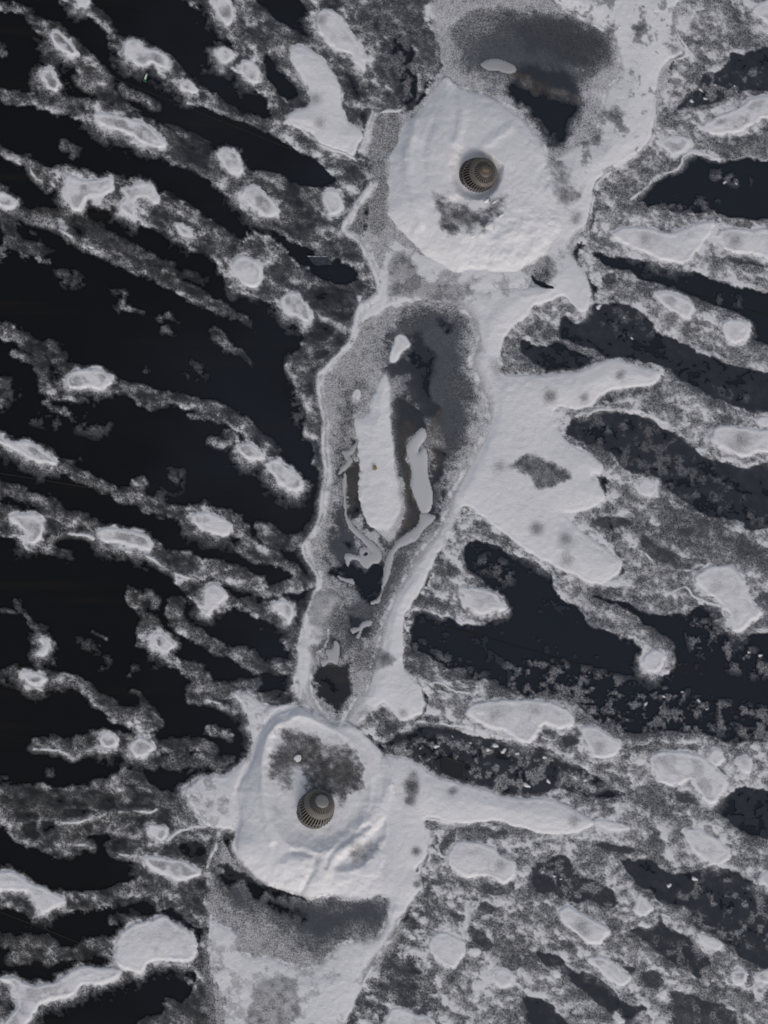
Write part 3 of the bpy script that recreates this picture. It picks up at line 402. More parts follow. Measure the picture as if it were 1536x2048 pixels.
MOTTLE = [(.8, "A3 1010,650 1160,440 1300,420 1540,420 1800,540 1540,540 1400,530 1280,600"), (.5, "B3 480,930 870,1000 1200,1240 1540,1500 1540,1640 1300,1560 1000,1440 800,1340 400,1100"), (.5, "B3 560,300 760,320 900,470 760,500 620,470 500,400"),
 (.75, "C3 0,880 300,900 700,1000 1100,1080 1400,1150 1700,1250 1700,1450 1200,1330 800,1330 500,1280 380,1150 100,1100 -60,1040"), (.8, "C3 1050,620 1250,700 1400,800 1540,900 1540,1000 1300,950 1100,850 1030,700"), (.55, "C2 930,770 1100,830 1250,900 1400,990 1250,1010 1000,900"), (.6, "C2 1330,280 1536,300 1536,430 1350,430"),
 (.9, "0 775,1500 860,1470 960,1480 1100,1500 1240,1580 1200,1600 1000,1590 860,1550 790,1520"), (.8, "D3 120,560 320,540 640,800 500,840 250,780"), (.75, "D3 900,800 1200,640 1536,760 1536,1100 1250,1020 1100,940"), (.7, "D3 700,960 1200,1100 1150,1260 840,1090"), (.7, "D3 150,1100 350,1200 300,1260 180,1180"), (.7, "D3 960,1360 1340,1450 1340,1560 1000,1540"),
 (.7, "0 0,440 60,460 100,500 60,520 0,520"), (.45, "B1 -20,720 120,780 60,900 -20,900"), (.4, "B1 100,900 350,950 640,960 620,1080 420,1060 120,980"), (.35, "B1 1100,620 1250,660 1230,740 1120,720"), (.35, "B1 980,1280 1120,1300 1060,1420 980,1380"), (.6, "B1 330,90 500,110 500,170 380,180"), (.7, "C1 900,1440 1400,1480 1300,1536 950,1536"), (.6, "D1 270,480 460,480 400,570 300,560"), (.5, "C1 440,760 620,780 620,840 520,830"), (.7, "A3 1200,1030 1420,1080 1400,1130 1240,1100"), (.5, "A3 880,1180 1230,1210 1150,1300 900,1250"), (.4, "B2 180,600 260,640 300,1000 260,1100 200,900"), (.6, "A2 560,0 980,0 960,560 660,640"), (.4, "B3 1230,230 1400,260 1350,320 1230,300"), (.5, "B3 1200,780 1400,800 1420,860 1300,880")]
SOFT = [(75, "0 880,540 1000,600 960,660 1000,740 990,830 960,900 920,980 900,1050 830,1150 790,1200 770,1290 740,1350 730,1440 650,1460 600,1380 680,1300 690,1100 780,1050 850,900 860,700"), (26, "0 900,150 1000,180 1060,240 1110,290 1130,380 1160,480 1080,560 1040,500 1060,380 1040,300 960,220"), (22, "M 60,1050 200,1000 360,1120 640,1200 900,1200 1100,1200 1180,1280 900,1400 500,1280 200,1200"), (30, "0 560,1890 700,1840 800,1840 800,1930 640,1960 480,1960 470,1820"), (34, "0 1080,20 1200,30 1260,130 1230,260 1160,330 1090,290 1180,180"), (22, "0 620,1180 720,1180 700,1320 690,1460 610,1460 590,1380"), (26, "0 770,740 840,740 850,1000 830,1100 780,1110 770,1040 790,900")]

CHIP_AREAS = [((1370, 1480, 160, 210), 'small white ice chip on the black strip above the slanting snow bar at top right'), ((1440, 1480, 360, 370), 'small ice chip of a pair on the long black strip right of the snow band'), ((1190, 1205, 600, 620), 'bright ice chip at the upper rim of the black strip beside the hooked snow tongue'),
 ((1240, 1265, 630, 680), 'tiny ice chip on the frosty black strip above the uppermost arm of the bank'), ((830, 1180, 1470, 1575), 'white ice chip on the speckled dark strip above the thick lower snow arm'), ((1080, 1125, 1740, 1765), 'little ice chip on the dark slot right of the blocky snow patch'),
 ((1330, 1390, 1750, 1775), 'pale ice chip at the left end of the large lower right dark area'), ((1280, 1420, 1380, 1425), 'greyish ice chip in the speckled black belt above the triangular snow patch'), ((1490, 1525, 1300, 1315), 'rounded ice chip on frost near the right edge below the boot shaped patch')]
FADE = [(.8, 26, "0 684,1000 704,1062 724,1092 704,1132 672,1152 664,1110 662,1060 670,1012"), (.6, 30, "0 700,1200 765,1195 752,1250 722,1290 688,1300"), (.45, 50, "0 690,760 735,770 708,840 706,930 690,960 680,1000 660,940 672,840"),
 (.72, 46, "0 800,620 900,610 945,640 935,700 955,780 945,850 915,920 885,980 872,1030 845,1065 830,1110 800,1150 780,1210 745,1240 765,1120 830,1040 870,900 840,800 780,700"), (.12, 30, "0 660,760 700,820 690,960 660,1060 640,1120 690,1180 700,1100 700,980 715,860 700,780"),
 (.5, 50, "A3 -60,60 100,60 360,90 520,150 560,300 480,420 440,600 380,760 300,880 180,760 0,560 -100,440 -280,440 -260,300"), (.8, 60, "0 430,1735 500,1770 640,1795 790,1790 788,1840 740,1862 660,1885 600,1880 540,1835 460,1810")]
# ------------------------------------------------------------------ compose the fields
ca, sa = math.cos(math.radians(27)), math.sin(math.radians(27))
U = X*ca+Y*sa; V = -X*sa+Y*ca
nA = fbm(U/2.2+WX*.3, V+WY*.3, 26, 51, 4, .62)          # streaky clumps
nB = fbm(X, Y, 13, 61, 3, .6)
nC = fbm(WX, WY, 46, 71, 4, .6)
nF = fbm(U/1.3, V, 15, 161, 5, .68)                       # crusty small clumps
JG = (nF-.5)*22
C = np.zeros((NY, NX)); H = np.zeros((NY, NX)); ID = np.zeros((NY, NX), np.int32)
SF = np.full((NY, NX), 5.0)
for s_, t_ in SOFT:
    W, d = sdf_poly(P(t_), X, Y)
    SF[W] = np.maximum(SF[W], 5+s_*smooth(d/30+.5))
for dens, t_ in FROST:
    W, d = sdf_poly(P(t_), WX, WY); C[W] = np.maximum(C[W], dens*smooth((d+JG[W])/5+.5))
for dens, t_ in STREAK:
    W, d = sdf_stroke(P(t_), WX, WY); C[W] = np.maximum(C[W], dens*.9*smooth((d-2+JG[W]*.9)/8+.5))
# beyond the frame the same kind of streaks go on
OUT = smooth(np.maximum(np.maximum(-X, X-1536), np.maximum(-Y, Y-2048))/70)
so_ = fbm(U/5, V, 70, 81, 5, .55)
C = np.maximum(C, OUT*.6*smooth((so_-.47)*7))
for k, t_ in BARE:
    W, d = sdf_poly(P(t_), WX, WY); C[W] *= 1-k*smooth((d+JG[W]*.5)/4+.6)
RUN = np.zeros_like(C)
W, d = sdf_poly(P("0 900,-60 1340,-60 1300,280 1190,360 1140,560 1050,620 1000,740 960,900 870,1080 790,1240 770,1400 690,1450 600,1410 620,1250 636,1170 610,1090 645,980 640,760 700,690 720,620 757,570 735,500 690,440 740,370 735,240 800,225 870,150"), X, Y); RUN[W] = smooth(d/20+.3)
W, d = sdf_poly(P("0 440,1680 800,1760 800,1880 700,2000 660,2200 440,2200"), X, Y); RUN[W] = np.maximum(RUN[W], smooth(d/20+.3))
md_ = np.clip(.2+1.25*smooth((nA-.22)*1.8), 0, 1.4)*(.8+.4*nC)*(1+(-.58+1.15*smooth((nF-.28)*2.3))*(1-.45*smooth((X-1000)/150)*(1-.5*smooth((Y-1550)/200))))
RG = smooth((X-800)/100); md_ = md_*(1-.34*RG)+.34*RG
nG = fbm(X+JG*.5, Y, 9, 191, 3, .7)
md_ = md_*(.80+.2*RG)
md_ = md_*(.72+.56*smooth((nG-.25)*2))
C = C*(md_*(1-RUN)+(.60+.32*nC+.24*nB+.24*nG)*RUN)
C = np.clip(C, 0, .86)
# cover is raised along the lower left rim of every film, lowered along the other
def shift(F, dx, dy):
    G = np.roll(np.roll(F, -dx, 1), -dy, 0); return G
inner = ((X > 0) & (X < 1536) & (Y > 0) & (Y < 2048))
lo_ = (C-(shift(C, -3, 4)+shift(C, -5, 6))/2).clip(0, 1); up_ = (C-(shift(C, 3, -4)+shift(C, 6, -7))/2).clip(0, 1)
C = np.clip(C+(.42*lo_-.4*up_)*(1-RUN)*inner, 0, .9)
MT = np.zeros_like(C)
for k, t_ in MOTTLE:
    W, d = sdf_poly(P(t_), WX, WY); MT[W] = np.maximum(MT[W], .8*k*smooth(d/20+.4))
C = np.maximum(C, MT*.55*smooth((fbm(X, Y, 16, 91, 4, .65)+.35*nC-.70)*8))
WT = np.zeros_like(C); MD = np.zeros_like(C)
for k, t_ in WET:
    W, d = sdf_poly(P(t_), SX, SY); e = k*smooth((d+JG[W]*2.6)/70+.4); WT[W] = np.maximum(WT[W], e)
C = C*(1-.62*WT*(.45+.9*nC).clip(0, 1))
for k, s_, t_ in FADE:
    W, d = sdf_poly(P(t_), WX, WY); C[W] *= 1-k*smooth((d+JG[W]*2.6)/s_+.35)
for k, t_ in GREY[12:]:
    W, d = sdf_poly(P(t_), WX, WY); C[W] *= 1-k*smooth(d/14+.5)
for wd, t_ in CREST:
    if wd >= 5:
        W, d = sdf_stroke([[a+8, b_, 11] for a, b_ in P(t_)], SX, SY, pad=40)
        C[W] = np.maximum(C[W], .97*smooth((d+12+JG[W]*.8)/30)*(.74+.5*nB[W]))
    W, d = sdf_stroke(P(t_), SX, SY); e = np.exp(-(d/wd)**2)
    br = (.55+.72*nB[W]) if wd > 4 else (.15+1.1*smooth((nC[W]-.36)*3.4))*(.5+.8*nB[W])
    C[W] = np.maximum(C[W], br.clip(0, 1)*e); H[W] = np.maximum(H[W], .0011*wd*e)
    e2 = (np.exp(-(np.minimum(d, 0)/11)**2)*.75*nB[W]*1.5-.15).clip(0)
    C[W] = np.maximum(C[W], e2)
H += .003*C
S = np.zeros_like(C)
THINGS = []
def body(t_, h, soft=None, rim=.25, melt=0., wall=6., pid=None, gx=None, gy=None, skirt=.7, cov=1.0):
    W, d = sdf_poly(P(t_), SX if gx is None else gx, SY if gy is None else gy)
    sf = SF[W] if soft is None else soft
    c = cov*smooth(d/sf+.5)
    nb = nB[W]
    if h < .06 and pid is not None and wall <= 5: d = d+2.0+(nF[W]-.5)*7
    if wall <= 5: c = c*(1-(.03+.08*nb)*smooth((d-5)/6))
    if melt: c = c*(1-melt*smooth((d-4)/7)*smooth((fbm(X[W], Y[W], 24, 101, 3)-.3)*2.6)*(.6+.8*nb))
    C[W] = np.maximum(C[W], c)
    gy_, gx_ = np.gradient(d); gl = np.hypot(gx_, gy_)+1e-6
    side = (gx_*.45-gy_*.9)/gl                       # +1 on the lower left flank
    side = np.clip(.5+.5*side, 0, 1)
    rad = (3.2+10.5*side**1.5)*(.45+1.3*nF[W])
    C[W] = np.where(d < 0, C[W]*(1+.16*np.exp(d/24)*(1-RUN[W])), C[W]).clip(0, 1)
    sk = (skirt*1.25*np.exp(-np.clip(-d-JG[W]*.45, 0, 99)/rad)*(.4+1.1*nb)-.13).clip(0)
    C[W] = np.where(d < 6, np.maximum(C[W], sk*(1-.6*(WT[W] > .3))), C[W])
    h = h*(.36 if wall <= 5 else .5); wall = wall*1.7
    wall = wall+(SF[W]-5)*.7; rim = rim*(5/SF[W])
    hh = h*(1-np.exp(-np.clip(d, 0, 999)/wall))+rim*h*np.exp(-((d-5)/4.)**2)*(d > 0)-melt*.35*h*smooth((d-6)/8)
    H[W] = np.maximum(H[W], np.where(d > 0, hh, 0))
    if pid is not None: ID[W] = np.where(d > 0, pid, ID[W])
    return W, d
nid = 1
BANK_LABELS = ["broad branching snow bank with three arms on the right of the run between the mounds", "thick snow arm reaching right from the lower mound", "flat snow field running to the bottom edge below the lower mound", "low snow apron on the left side of the lower mound", "long snow tongue pointing up left of the upper mound", "narrow snow strip on the left edge of the run just above the lower mound", "soft snow shelf below the left side of the upper mound"]
for (h, t_), lab in zip(BANK, BANK_LABELS):
    body(t_, h, wall=9, rim=.12, pid=nid, skirt=.75); THINGS.append((nid, 'snow_bank', lab, 'snow bank', None)); nid += 1
# upper mound: a steep-sided heap with a hollow melted round the strainer
def seg(pts, gx=X, gy=Y): return sdf_stroke(pts, gx, gy, pad=400)
DA, DB = (953, 350), (628, 1618)
Wm, dm = body(MOUND_A, .0, wall=20, rim=0, pid=nid, soft=None); THINGS.append((nid, 'snow_mound', 'tall snow heap melted round the upper roof drain strainer', 'snow mound', 'snow heaps around the roof drains')); idA = nid; nid += 1
xx, yy = X[Wm], Y[Wm]
r1 = np.hypot(xx-DA[0], yy-DA[1]); r0 = r1; r1 = r1+(fbm(xx, yy, 55, 171, 4, .6)-.5)*smooth((r1-38)/25)*48
r2 = np.hypot((xx-930)/1.35, yy-430)+(fbm(xx, yy, 40, 181, 4, .6)-.5)*44
prof = .095*(1-np.exp(-np.clip(dm, 0, 999)/50))
hole = .03+.05*smooth((r1-38)/14)+.07*smooth((r1-48)/90)
hole2 = .07+.08*smooth((r2-28)/80)
lump = (fbm(xx, yy, 26, 111, 4, .6)-.5)*.028*smooth((xx+yy-1290)/200)+(fbm(xx, yy, 60, 121, 3)-.5)*.014
hm = np.minimum(np.minimum(prof, hole), hole2)
hm = np.where(dm > 0, hm+lump*smooth(dm/20), 0)
H[Wm] = np.where(dm > 0, np.maximum(hm, H[Wm]*smooth(1-dm/60)), H[Wm])
Wm, dm = body(MOUND_B, .0, wall=20, rim=0, pid=nid); THINGS.append((nid, 'snow_mound', 'crater shaped snow ring round the lower roof drain strainer', 'snow mound', 'snow heaps around the roof drains')); idB = nid; nid += 1
xx, yy = X[Wm], Y[Wm]
Wc, dc = sdf_poly(P("0 548,1462 600,1446 680,1468 728,1525 735,1580 705,1645 655,1672 600,1665 572,1625 548,1565 540,1500"), SX, SY, pad=200)
fc = np.full(X.shape, -200.); fc[Wc] = dc; fc = fc[Wm]
prof = .08*(1-np.exp(-np.clip(dm, 0, 999)/(26+60*smooth((xx-600)/160))))
hm = np.minimum(prof, .025+.075*smooth((-fc+8)/66))
lump = (fbm(xx, yy, 22, 131, 4, .6)-.5)*.035*smooth((xx+yy-2240)/120)*.6+(fbm(xx, yy, 70, 141, 3)-.5)*.01
hm = np.where(dm > 0, hm+lump*smooth(dm/20), 0)
H[Wm] = np.where(dm > 0, np.maximum(hm, H[Wm]*smooth(1-dm/60)), H[Wm])
# terraces, crests and grooves on both heaps: height, half width, polyline
for hh, wd, t_ in [(.014, 9, "A2 1140,462 1200,520 1240,620 1232,740 1200,850"), (.018, 10, "A2 960,720 935,820 910,960 925,1120 965,1250 985,1350"), (-.008, 7, "A2 1060,740 1012,860 1000,960 1020,1060"), (.010, 9, "A2 1380,860 1440,830 1530,760"),
                   (.016, 9, "M 470,210 400,320 375,460 380,600 395,740 430,900"), (-.010, 6, "M 440,300 420,420 430,560 450,700"), (.016, 14, "M 1150,580 1090,690 960,860 840,950 770,1020 735,1110 728,1240"), (-.018, 6, "M 1000,820 900,890 820,950 765,1020 755,1060"), (-.018, 6, "M 560,970 640,975 690,1010 680,1080 640,1150 610,1210"), (.014, 10, "M 900,200 1000,290 1080,380 1120,470 1150,560"), (-.02, 5, "M 560,100 480,130 400,200 340,300 310,420 250,530 222,640 232,800 205,900 230,1020")]:
    W, d = sdf_stroke(P(t_), SX, SY, pad=40); H[W] += hh*np.exp(-(d/wd)**2)*(np.isin(ID[W], (idA, idB)) | (hh < 0))
W, d = sdf_poly(P("M 790,1050 850,975 960,890 1060,790 1105,755 1130,800 1120,880 1060,960 980,1060 880,1095 810,1090"), SX, SY)
H[W] -= .034*smooth(d/16)
W, d = sdf_poly(P("M 470,1010 560,975 650,990 660,1060 600,1110 500,1110 460,1060"), SX, SY); H[W] += .015*smooth(d/22+.2)
H = np.maximum(H, 0)
Wdr, ddr = body(DRIFT, .05, soft=None, wall=10, rim=.1, pid=nid, gx=X+(WX-X)*.6+(nF-.5)*12, gy=Y+(WY-Y)*.6, skirt=.5); THINGS.append((nid, 'snow_drift', 'long narrow snow drift lying in the dark run between the two mounds', 'snow drift', None)); nid += 1
DRIFT_ID = nid-1
for i, (lab, h, cv, t_) in enumerate(SLUSH):
    p = P(t_)
    W, d = sdf_poly(p, X+(SX-X)*.4, Y+(SY-Y)*.4)
    C[W] = np.where(d > 0, cv, C[W]); C[W] = np.where((d <= 0) & (d > -2), C[W]*.6, C[W])
    H[W] = np.where(d > 0, h*(1-np.exp(-d/2.5)), H[W]); ID[W] = np.where(d > 0, nid, ID[W])
    S[W] = np.where(d > 0, 1, S[W])
    THINGS.append((nid, 'slush_sheet', lab, 'slush sheet', 'smooth grey slush sheets in and near the run')); nid += 1
W, d = sdf_stroke(P("C2 650,255,8 660,250,10"), X, Y); ID[W] = np.where(d > 0, 0, ID[W]); C[W] = np.where(d > 0, 0, C[W]); H[W] = np.where(d > 0, 0, H[W])
for lab, h, melt, t_ in SNOW:
    body(t_, h, melt=melt, pid=nid, wall=5, soft=4.5, skirt=.85)
    nm, ct = ('snow_lump', 'snow lump') if ('lump alone' in lab or 'bump' in lab or 'button' in lab or 'crumb' in lab.split(' left')[0] and 'strip' not in lab) else ('snow_patch', 'snow patch')
    THINGS.append((nid, nm, lab, ct, 'snow patches scattered over the dark roof')); nid += 1
def chip_label(x, y):
    for (x0, x1, y0, y1), lab in CHIP_AREAS:
        if x0 <= x <= x1 and y0 <= y <= y1: return lab, 'ice chips: '+lab[lab.index(' chip ')+6:]
    return 'lone pale ice chip stuck on frost away from the dark strips', 'ice chips on frost'
for q in P(CHIPS):
    q[2] *= random.uniform(.55, 1.25); an_ = random.uniform(-1, 1)
    pts = [[q[0], q[1], q[2]*.55], [q[0]+q[2]*.8, q[1]-q[2]*.8*an_, q[2]*.3]]
    W, d = sdf_stroke(pts, X+(SX-X)*.8, Y+(SY-Y)*.8)
    C[W] = np.maximum(C[W], .95*smooth(d/2+.5)); H[W] = np.maximum(H[W], np.where(d > 0, .012*(1-np.exp(-d/2)), 0)); ID[W] = np.where(d > 0, nid, ID[W])
    lab, gr = chip_label(q[0], q[1]); THINGS.append((nid, 'ice_chip', lab, 'ice chip', gr)); nid += 1
for k, t_ in GREY[:12]:
    W, d = sdf_poly(P(t_), WX, WY); C[W] *= 1-(k*smooth((d+JG[W]*2)/34+.42)*(.10+1.0*nB[W]+.9*nF[W])).clip(0, .92)
bk = (ID >= 1) & (ID <= len(BANK))
for k, t_ in GREY[12:]:                           # thin openings in the banks
    W, d = sdf_poly(P(t_), WX, WY); C[W] *= 1-bk[W]*(1.15*k*smooth((d+JG[W])/16+.45)*(.35+.8*nB[W]+.5*nF[W])).clip(0, .9)
mo = smooth((fbm(X, Y, 26, 201, 5, .72)-.50)*6)
C = np.where(bk, C*(1-mo*(.10+.38*smooth((420-Y)/120)*smooth((X-1000)/100)+.2*smooth((Y-1850)/60)+.22*((ID == 7) | (ID == 4)))), C)
for x_, y_, r_, k in DOTS:
    W, d = sdf_stroke([[x_, y_]], X, Y, pad=r_*3); C[W] *= 1-1.1*k*np.exp(-(d/(r_*.75))**2); H[W] -= .008*k*np.exp(-(d/(r_*.7))**2)
QX = X+(WX-X)*.75+(nF-.5)*14; QY = Y+(WY-Y)*.75+(nB-.5)*10
for k, t_ in POOL:
    W, d = sdf_poly(P(t_), QX, QY); e = k*smooth((d+JG[W]*1.3)/(22 if 'A3' in t_ else 9)+.5)*(ID[W] == 0); C[W] *= 1-e; WT[W] *= 1-e; H[W] *= 1-e
C[Wdr] = np.where(ddr < 0, np.maximum(C[Wdr], .5*np.exp(ddr/7)*(.3+1.2*nF[Wdr])*smooth((X[Wdr]-735)/30)), C[Wdr])
for k, t_ in MUD:
    W, d = sdf_poly(P(t_), QX, QY); MD[W] = np.maximum(MD[W], k*smooth(d/10+.5))
# a black crack beside the snow tongue under the upper mound
W, d = sdf_stroke(P("B3 120,120,6 140,155,10 185,172,12 240,187,6"), SX, SY); e = smooth(d/2+.6); C[W] *= 1-e; ID[W] = np.where(d > 0, 0, ID[W]); H[W] *= 1-e
H = np.maximum(H, 0)
C = np.clip(C, 0, 1)
SL = np.isin(ID, [t[0] for t in THINGS if t[1] == 'slush_sheet'])
H += (fbm(X, Y, 9, 151, 3)-.5)*.006*smooth((C-.3)*2)*(~SL)

# ------------------------------------------------------------------ materials
def mat_new(name, color, rough=.6, spec=.3, metal=0.):
    mt = bpy.data.materials.new(name); mt.use_nodes = True; b = mt.node_tree.nodes['Principled BSDF']
    b.inputs['Base Color'].default_value = (*color, 1); b.inputs['Roughness'].default_value = rough
    b.inputs['Specular IOR Level'].default_value = spec; b.inputs['Metallic'].default_value = metal
    return mt
def N(t, typ, **kw):
    n = t.nodes.new(typ)
    for k, v in kw.items(): setattr(n, k, v)
    return n
def noise(t, vec, scale, detail=3, rough=.55):
    n = N(t, 'ShaderNodeTexNoise'); n.inputs['Scale'].default_value = scale; n.inputs['Detail'].default_value = detail; n.inputs['Roughness'].default_value = rough
    t.links.new(vec, n.inputs['Vector']); return n.outputs['Fac']
def math_(t, op, a, b=None, c=None, clamp=False):
    n = N(t, 'ShaderNodeMath', operation=op); n.use_clamp = clamp
    for i, v in enumerate((a, b, c)):
        if v is None: continue
        if isinstance(v, (int, float)): n.inputs[i].default_value = v
        else: t.links.new(v, n.inputs[i])
    return n.outputs[0]
def ramp(t, v, a, b, c=0., d=1.):
    n = N(t, 'ShaderNodeMapRange', interpolation_type='SMOOTHSTEP')
    for i, q in enumerate((v, a, b, c, d)):
        if isinstance(q, (int, float)): n.inputs[i].default_value = q
        else: t.links.new(q, n.inputs[i])
    return n.outputs[0]
def mix(t, f, a, b):
    n = N(t, 'ShaderNodeMix', data_type='RGBA')
    for i, q in ((0, f), (6, a), (7, b)):
        if isinstance(q, (int, float)): n.inputs[i].default_value = q
        elif isinstance(q, tuple): n.inputs[i].default_value = (*q, 1)
        else: t.links.new(q, n.inputs[i])
    return n.outputs[2]
MEM_L = (.0060, .0066, .0085); MEM_R = (.0165, .0210, .0300)
def membrane_color(t, pos):
    sep = N(t, 'ShaderNodeSeparateXYZ'); t.links.new(pos, sep.inputs[0])
    # plainer, darker black towards the left, bluer black towards the right; slow change plus blotches
    f = math_(t, 'ADD', math_(t, 'MULTIPLY', sep.outputs[0], .2), math_(t, 'ADD', noise(t, pos, .7, 3), .12))
    base = mix(t, ramp(t, f, .1, .8), MEM_L, MEM_R)
    mp = N(t, 'ShaderNodeMapping'); mp.inputs['Rotation'].default_value = (0, 0, math.radians(20)); mp.inputs['Scale'].default_value = (.25, 4.5, 1)
    t.links.new(pos, mp.inputs[0])
    st = ramp(t, noise(t, mp.outputs[0], 1.3, 5, .6), .55, .75)
    base = mix(t, math_(t, 'MULTIPLY', st, .35), base, (.024, .0195, .016))
    sp = ramp(t, noise(t, pos, 26, 3, .6), .68, .74)
    return mix(t, math_(t, 'MULTIPLY', sp, .5), base, (.004, .0045, .006))
def geo_pos(t):
    g = N(t, 'ShaderNodeNewGeometry'); return g.outputs['Position']
def attr(t, name):
    a = N(t, 'ShaderNodeAttribute', attribute_name=name); return a.outputs['Fac']
M_roof = mat_new('roof_membrane', MEM_L, .62, .12); t = M_roof.node_tree; b = t.nodes['Principled BSDF']; pos = geo_pos(t)
t.links.new(membrane_color(t, pos), b.inputs['Base Color'])
t.links.new(ramp(t, noise(t, pos, 3, 4), .3, .7, .5, .75), b.inputs['Roughness'])
def icy(name, slush=False, gk=1.0):
    mt = mat_new(name, (.8, .8, .82), .6, .3); t = mt.node_tree; b = t.nodes['Principled BSDF']; pos = geo_pos(t)
    cov = attr(t, 'cover'); wet = attr(t, 'wet'); mud = attr(t, 'mud')
    under = membrane_color(t, pos)
    under = mix(t, math_(t, 'MULTIPLY', wet, math_(t, 'ADD', .7, math_(t, 'MULTIPLY', noise(t, pos, 14, 3), .6))), under, (.052, .062, .080))
    under = mix(t, math_(t, 'MULTIPLY', mud, ramp(t, noise(t, pos, 9, 4), .3, .6, .4, 1.)), under, (.046, .038, .033))
    g1 = noise(t, pos, 80, 2, .6); g2 = noise(t, pos, 170, 1, .5)
    g = math_(t, 'ADD', math_(t, 'MULTIPLY', g1, .55), math_(t, 'MULTIPLY', g2, .45))
    g = ramp(t, g, .27, .73) if not slush else ramp(t, g, -1.2, 2.2)
    thr = math_(t, 'SUBTRACT', 1.0, math_(t, 'MULTIPLY', cov, 1.12))
    wd = .30 if not slush else 1.0
    if slush: mask = math_(t, 'MULTIPLY', cov, math_(t, 'ADD', .93, math_(t, 'MULTIPLY', g, .1)))
    else: mask = math_(t, 'ADD', math_(t, 'MULTIPLY', cov, 1.08), math_(t, 'MULTIPLY', math_(t, 'SUBTRACT', g, .5), math_(t, 'MULTIPLY', ramp(t, cov, 0., .4), ramp(t, cov, .5, .95, 1.08*gk, .12))), clamp=True)
    ice = mix(t, ramp(t, cov, .15, .95), (.325, .32, .33), (.725, .72, .74))
    big = noise(t, pos, 2.2, 4)
    ice = mix(t, ramp(t, big, .3, .75, 0., .28), ice, (.66, .67, .72))
    if slush: ice = (.62, .62, .645)
    t.links.new(mix(t, mask, under, ice), b.inputs['Base Color'])
    bp = N(t, 'ShaderNodeBump'); bp.inputs['Strength'].default_value = .35 if not slush else .08; bp.inputs['Distance'].default_value = .006
    t.links.new(math_(t, 'MULTIPLY', g, mask), bp.inputs['Height']); t.links.new(bp.outputs[0], b.inputs['Normal'])
    t.links.new(ramp(t, cov, 0., .5, .45, .8), b.inputs['Roughness'])
    return mt
M_snow = icy('snow', gk=.55); M_frost = icy('frost'); M_film = icy('ice_film'); M_slush = icy('slush', True)

# ------------------------------------------------------------------ lattice -> objects
PTS = unproj(X, Y, (H+.005)).reshape(NY, NX, 3)
def lattice(name, mask, mat, local=True):
    """mask: faces (NY-1, NX-1)"""
    j, i = np.nonzero(mask)
    if len(j) == 0: return None
    v = np.stack([j*NX+i, (j+1)*NX+i, (j+1)*NX+i+1, j*NX+i+1], 1).astype(np.int64)
    u, inv = np.unique(v, return_inverse=True); inv = inv.reshape(-1, 4)
    co = PTS.reshape(-1, 3)[u].copy()
    c = np.zeros(3)
    if local: c[:2] = co[:, :2].mean(0)
    co -= c
    me = bpy.data.meshes.new(name); me.vertices.add(len(u)); me.vertices.foreach_set('co', co.astype(np.float32).ravel())
    me.loops.add(inv.size); me.loops.foreach_set('vertex_index', inv.astype(np.int32).ravel())
    me.polygons.add(len(inv)); me.polygons.foreach_set('loop_start', np.arange(0, inv.size, 4, dtype=np.int32))
    me.polygons.foreach_set('use_smooth', np.ones(len(inv), bool))
    for an, F in (('cover', C), ('wet', WT), ('mud', MD)):
        a = me.attributes.new(an, 'FLOAT', 'POINT'); a.data.foreach_set('value', F.ravel()[u].astype(np.float32))
    me.update(calc_edges=True); me.validate()
    o = add(name, me, mat); o.location = c
    return o
FID = ID[:-1, :-1]
mx = lambda F: np.maximum(np.maximum(F[:-1, :-1], F[1:, :-1]), np.maximum(F[:-1, 1:], F[1:, 1:]))
film = (FID == 0) & ((mx(WT) > .22) | (mx(MD) > .1))
frost = (FID == 0) & ~film & (mx(C) > .02)
tag(lattice('frost', frost, M_frost, False), kind='stuff')
tag(lattice('frozen_meltwater', film, M_film, False), kind='structure')
for i, nm, lab, ct, gr in THINGS:
    o = lattice(nm, FID == i, M_slush if nm == 'slush_sheet' else M_snow)
    if o: tag(o, lab, ct, gr)

# the roof sheet itself
def plane_mesh(name, x0, x1, y0, y1, z):
    me = bpy.data.meshes.new(name); me.from_pydata([(x0, y0, z), (x1, y0, z), (x1, y1, z), (x0, y1, z)], [], [(0, 1, 2, 3)]); return me
roof = tag(add('roof_membrane', plane_mesh('roof_membrane', -60, 60, -60, 60, 0), M_roof), kind='structure')
M_seam = mat_new('seam', (.020, .017, .015), .6, .2)
def strip(name, a, b_, wid, z0, z1, mat, parent=None):
    A = pt(*a); B = pt(*b_); d = (B-A).normalized(); n = Vector((-d.y, d.x, 0))*wid/2
    vs = []
    for q in (A, B):
        for s in (-1, 1): vs += [(q.x+n.x*s, q.y+n.y*s, z0), (q.x+n.x*s*.7, q.y+n.y*s*.7, z1)]
    me = bpy.data.meshes.new(name); me.from_pydata(vs, [], [(0, 4, 5, 1), (1, 5, 7, 3), (3, 7, 6, 2), (0, 1, 3, 2), (4, 6, 7, 5)])
    return add(name, me, mat, parent)
for a, b_ in [((826, 1234), (1700, 1484)), ((1364, 582), (1800, 709)), ((200, 145), (620, 313)), ((-200, 1745), (170, 1890)), ((-100, 930), (240, 985))]:
    strip('seam', a, b_, .008, .0005, .003, M_seam, roof)
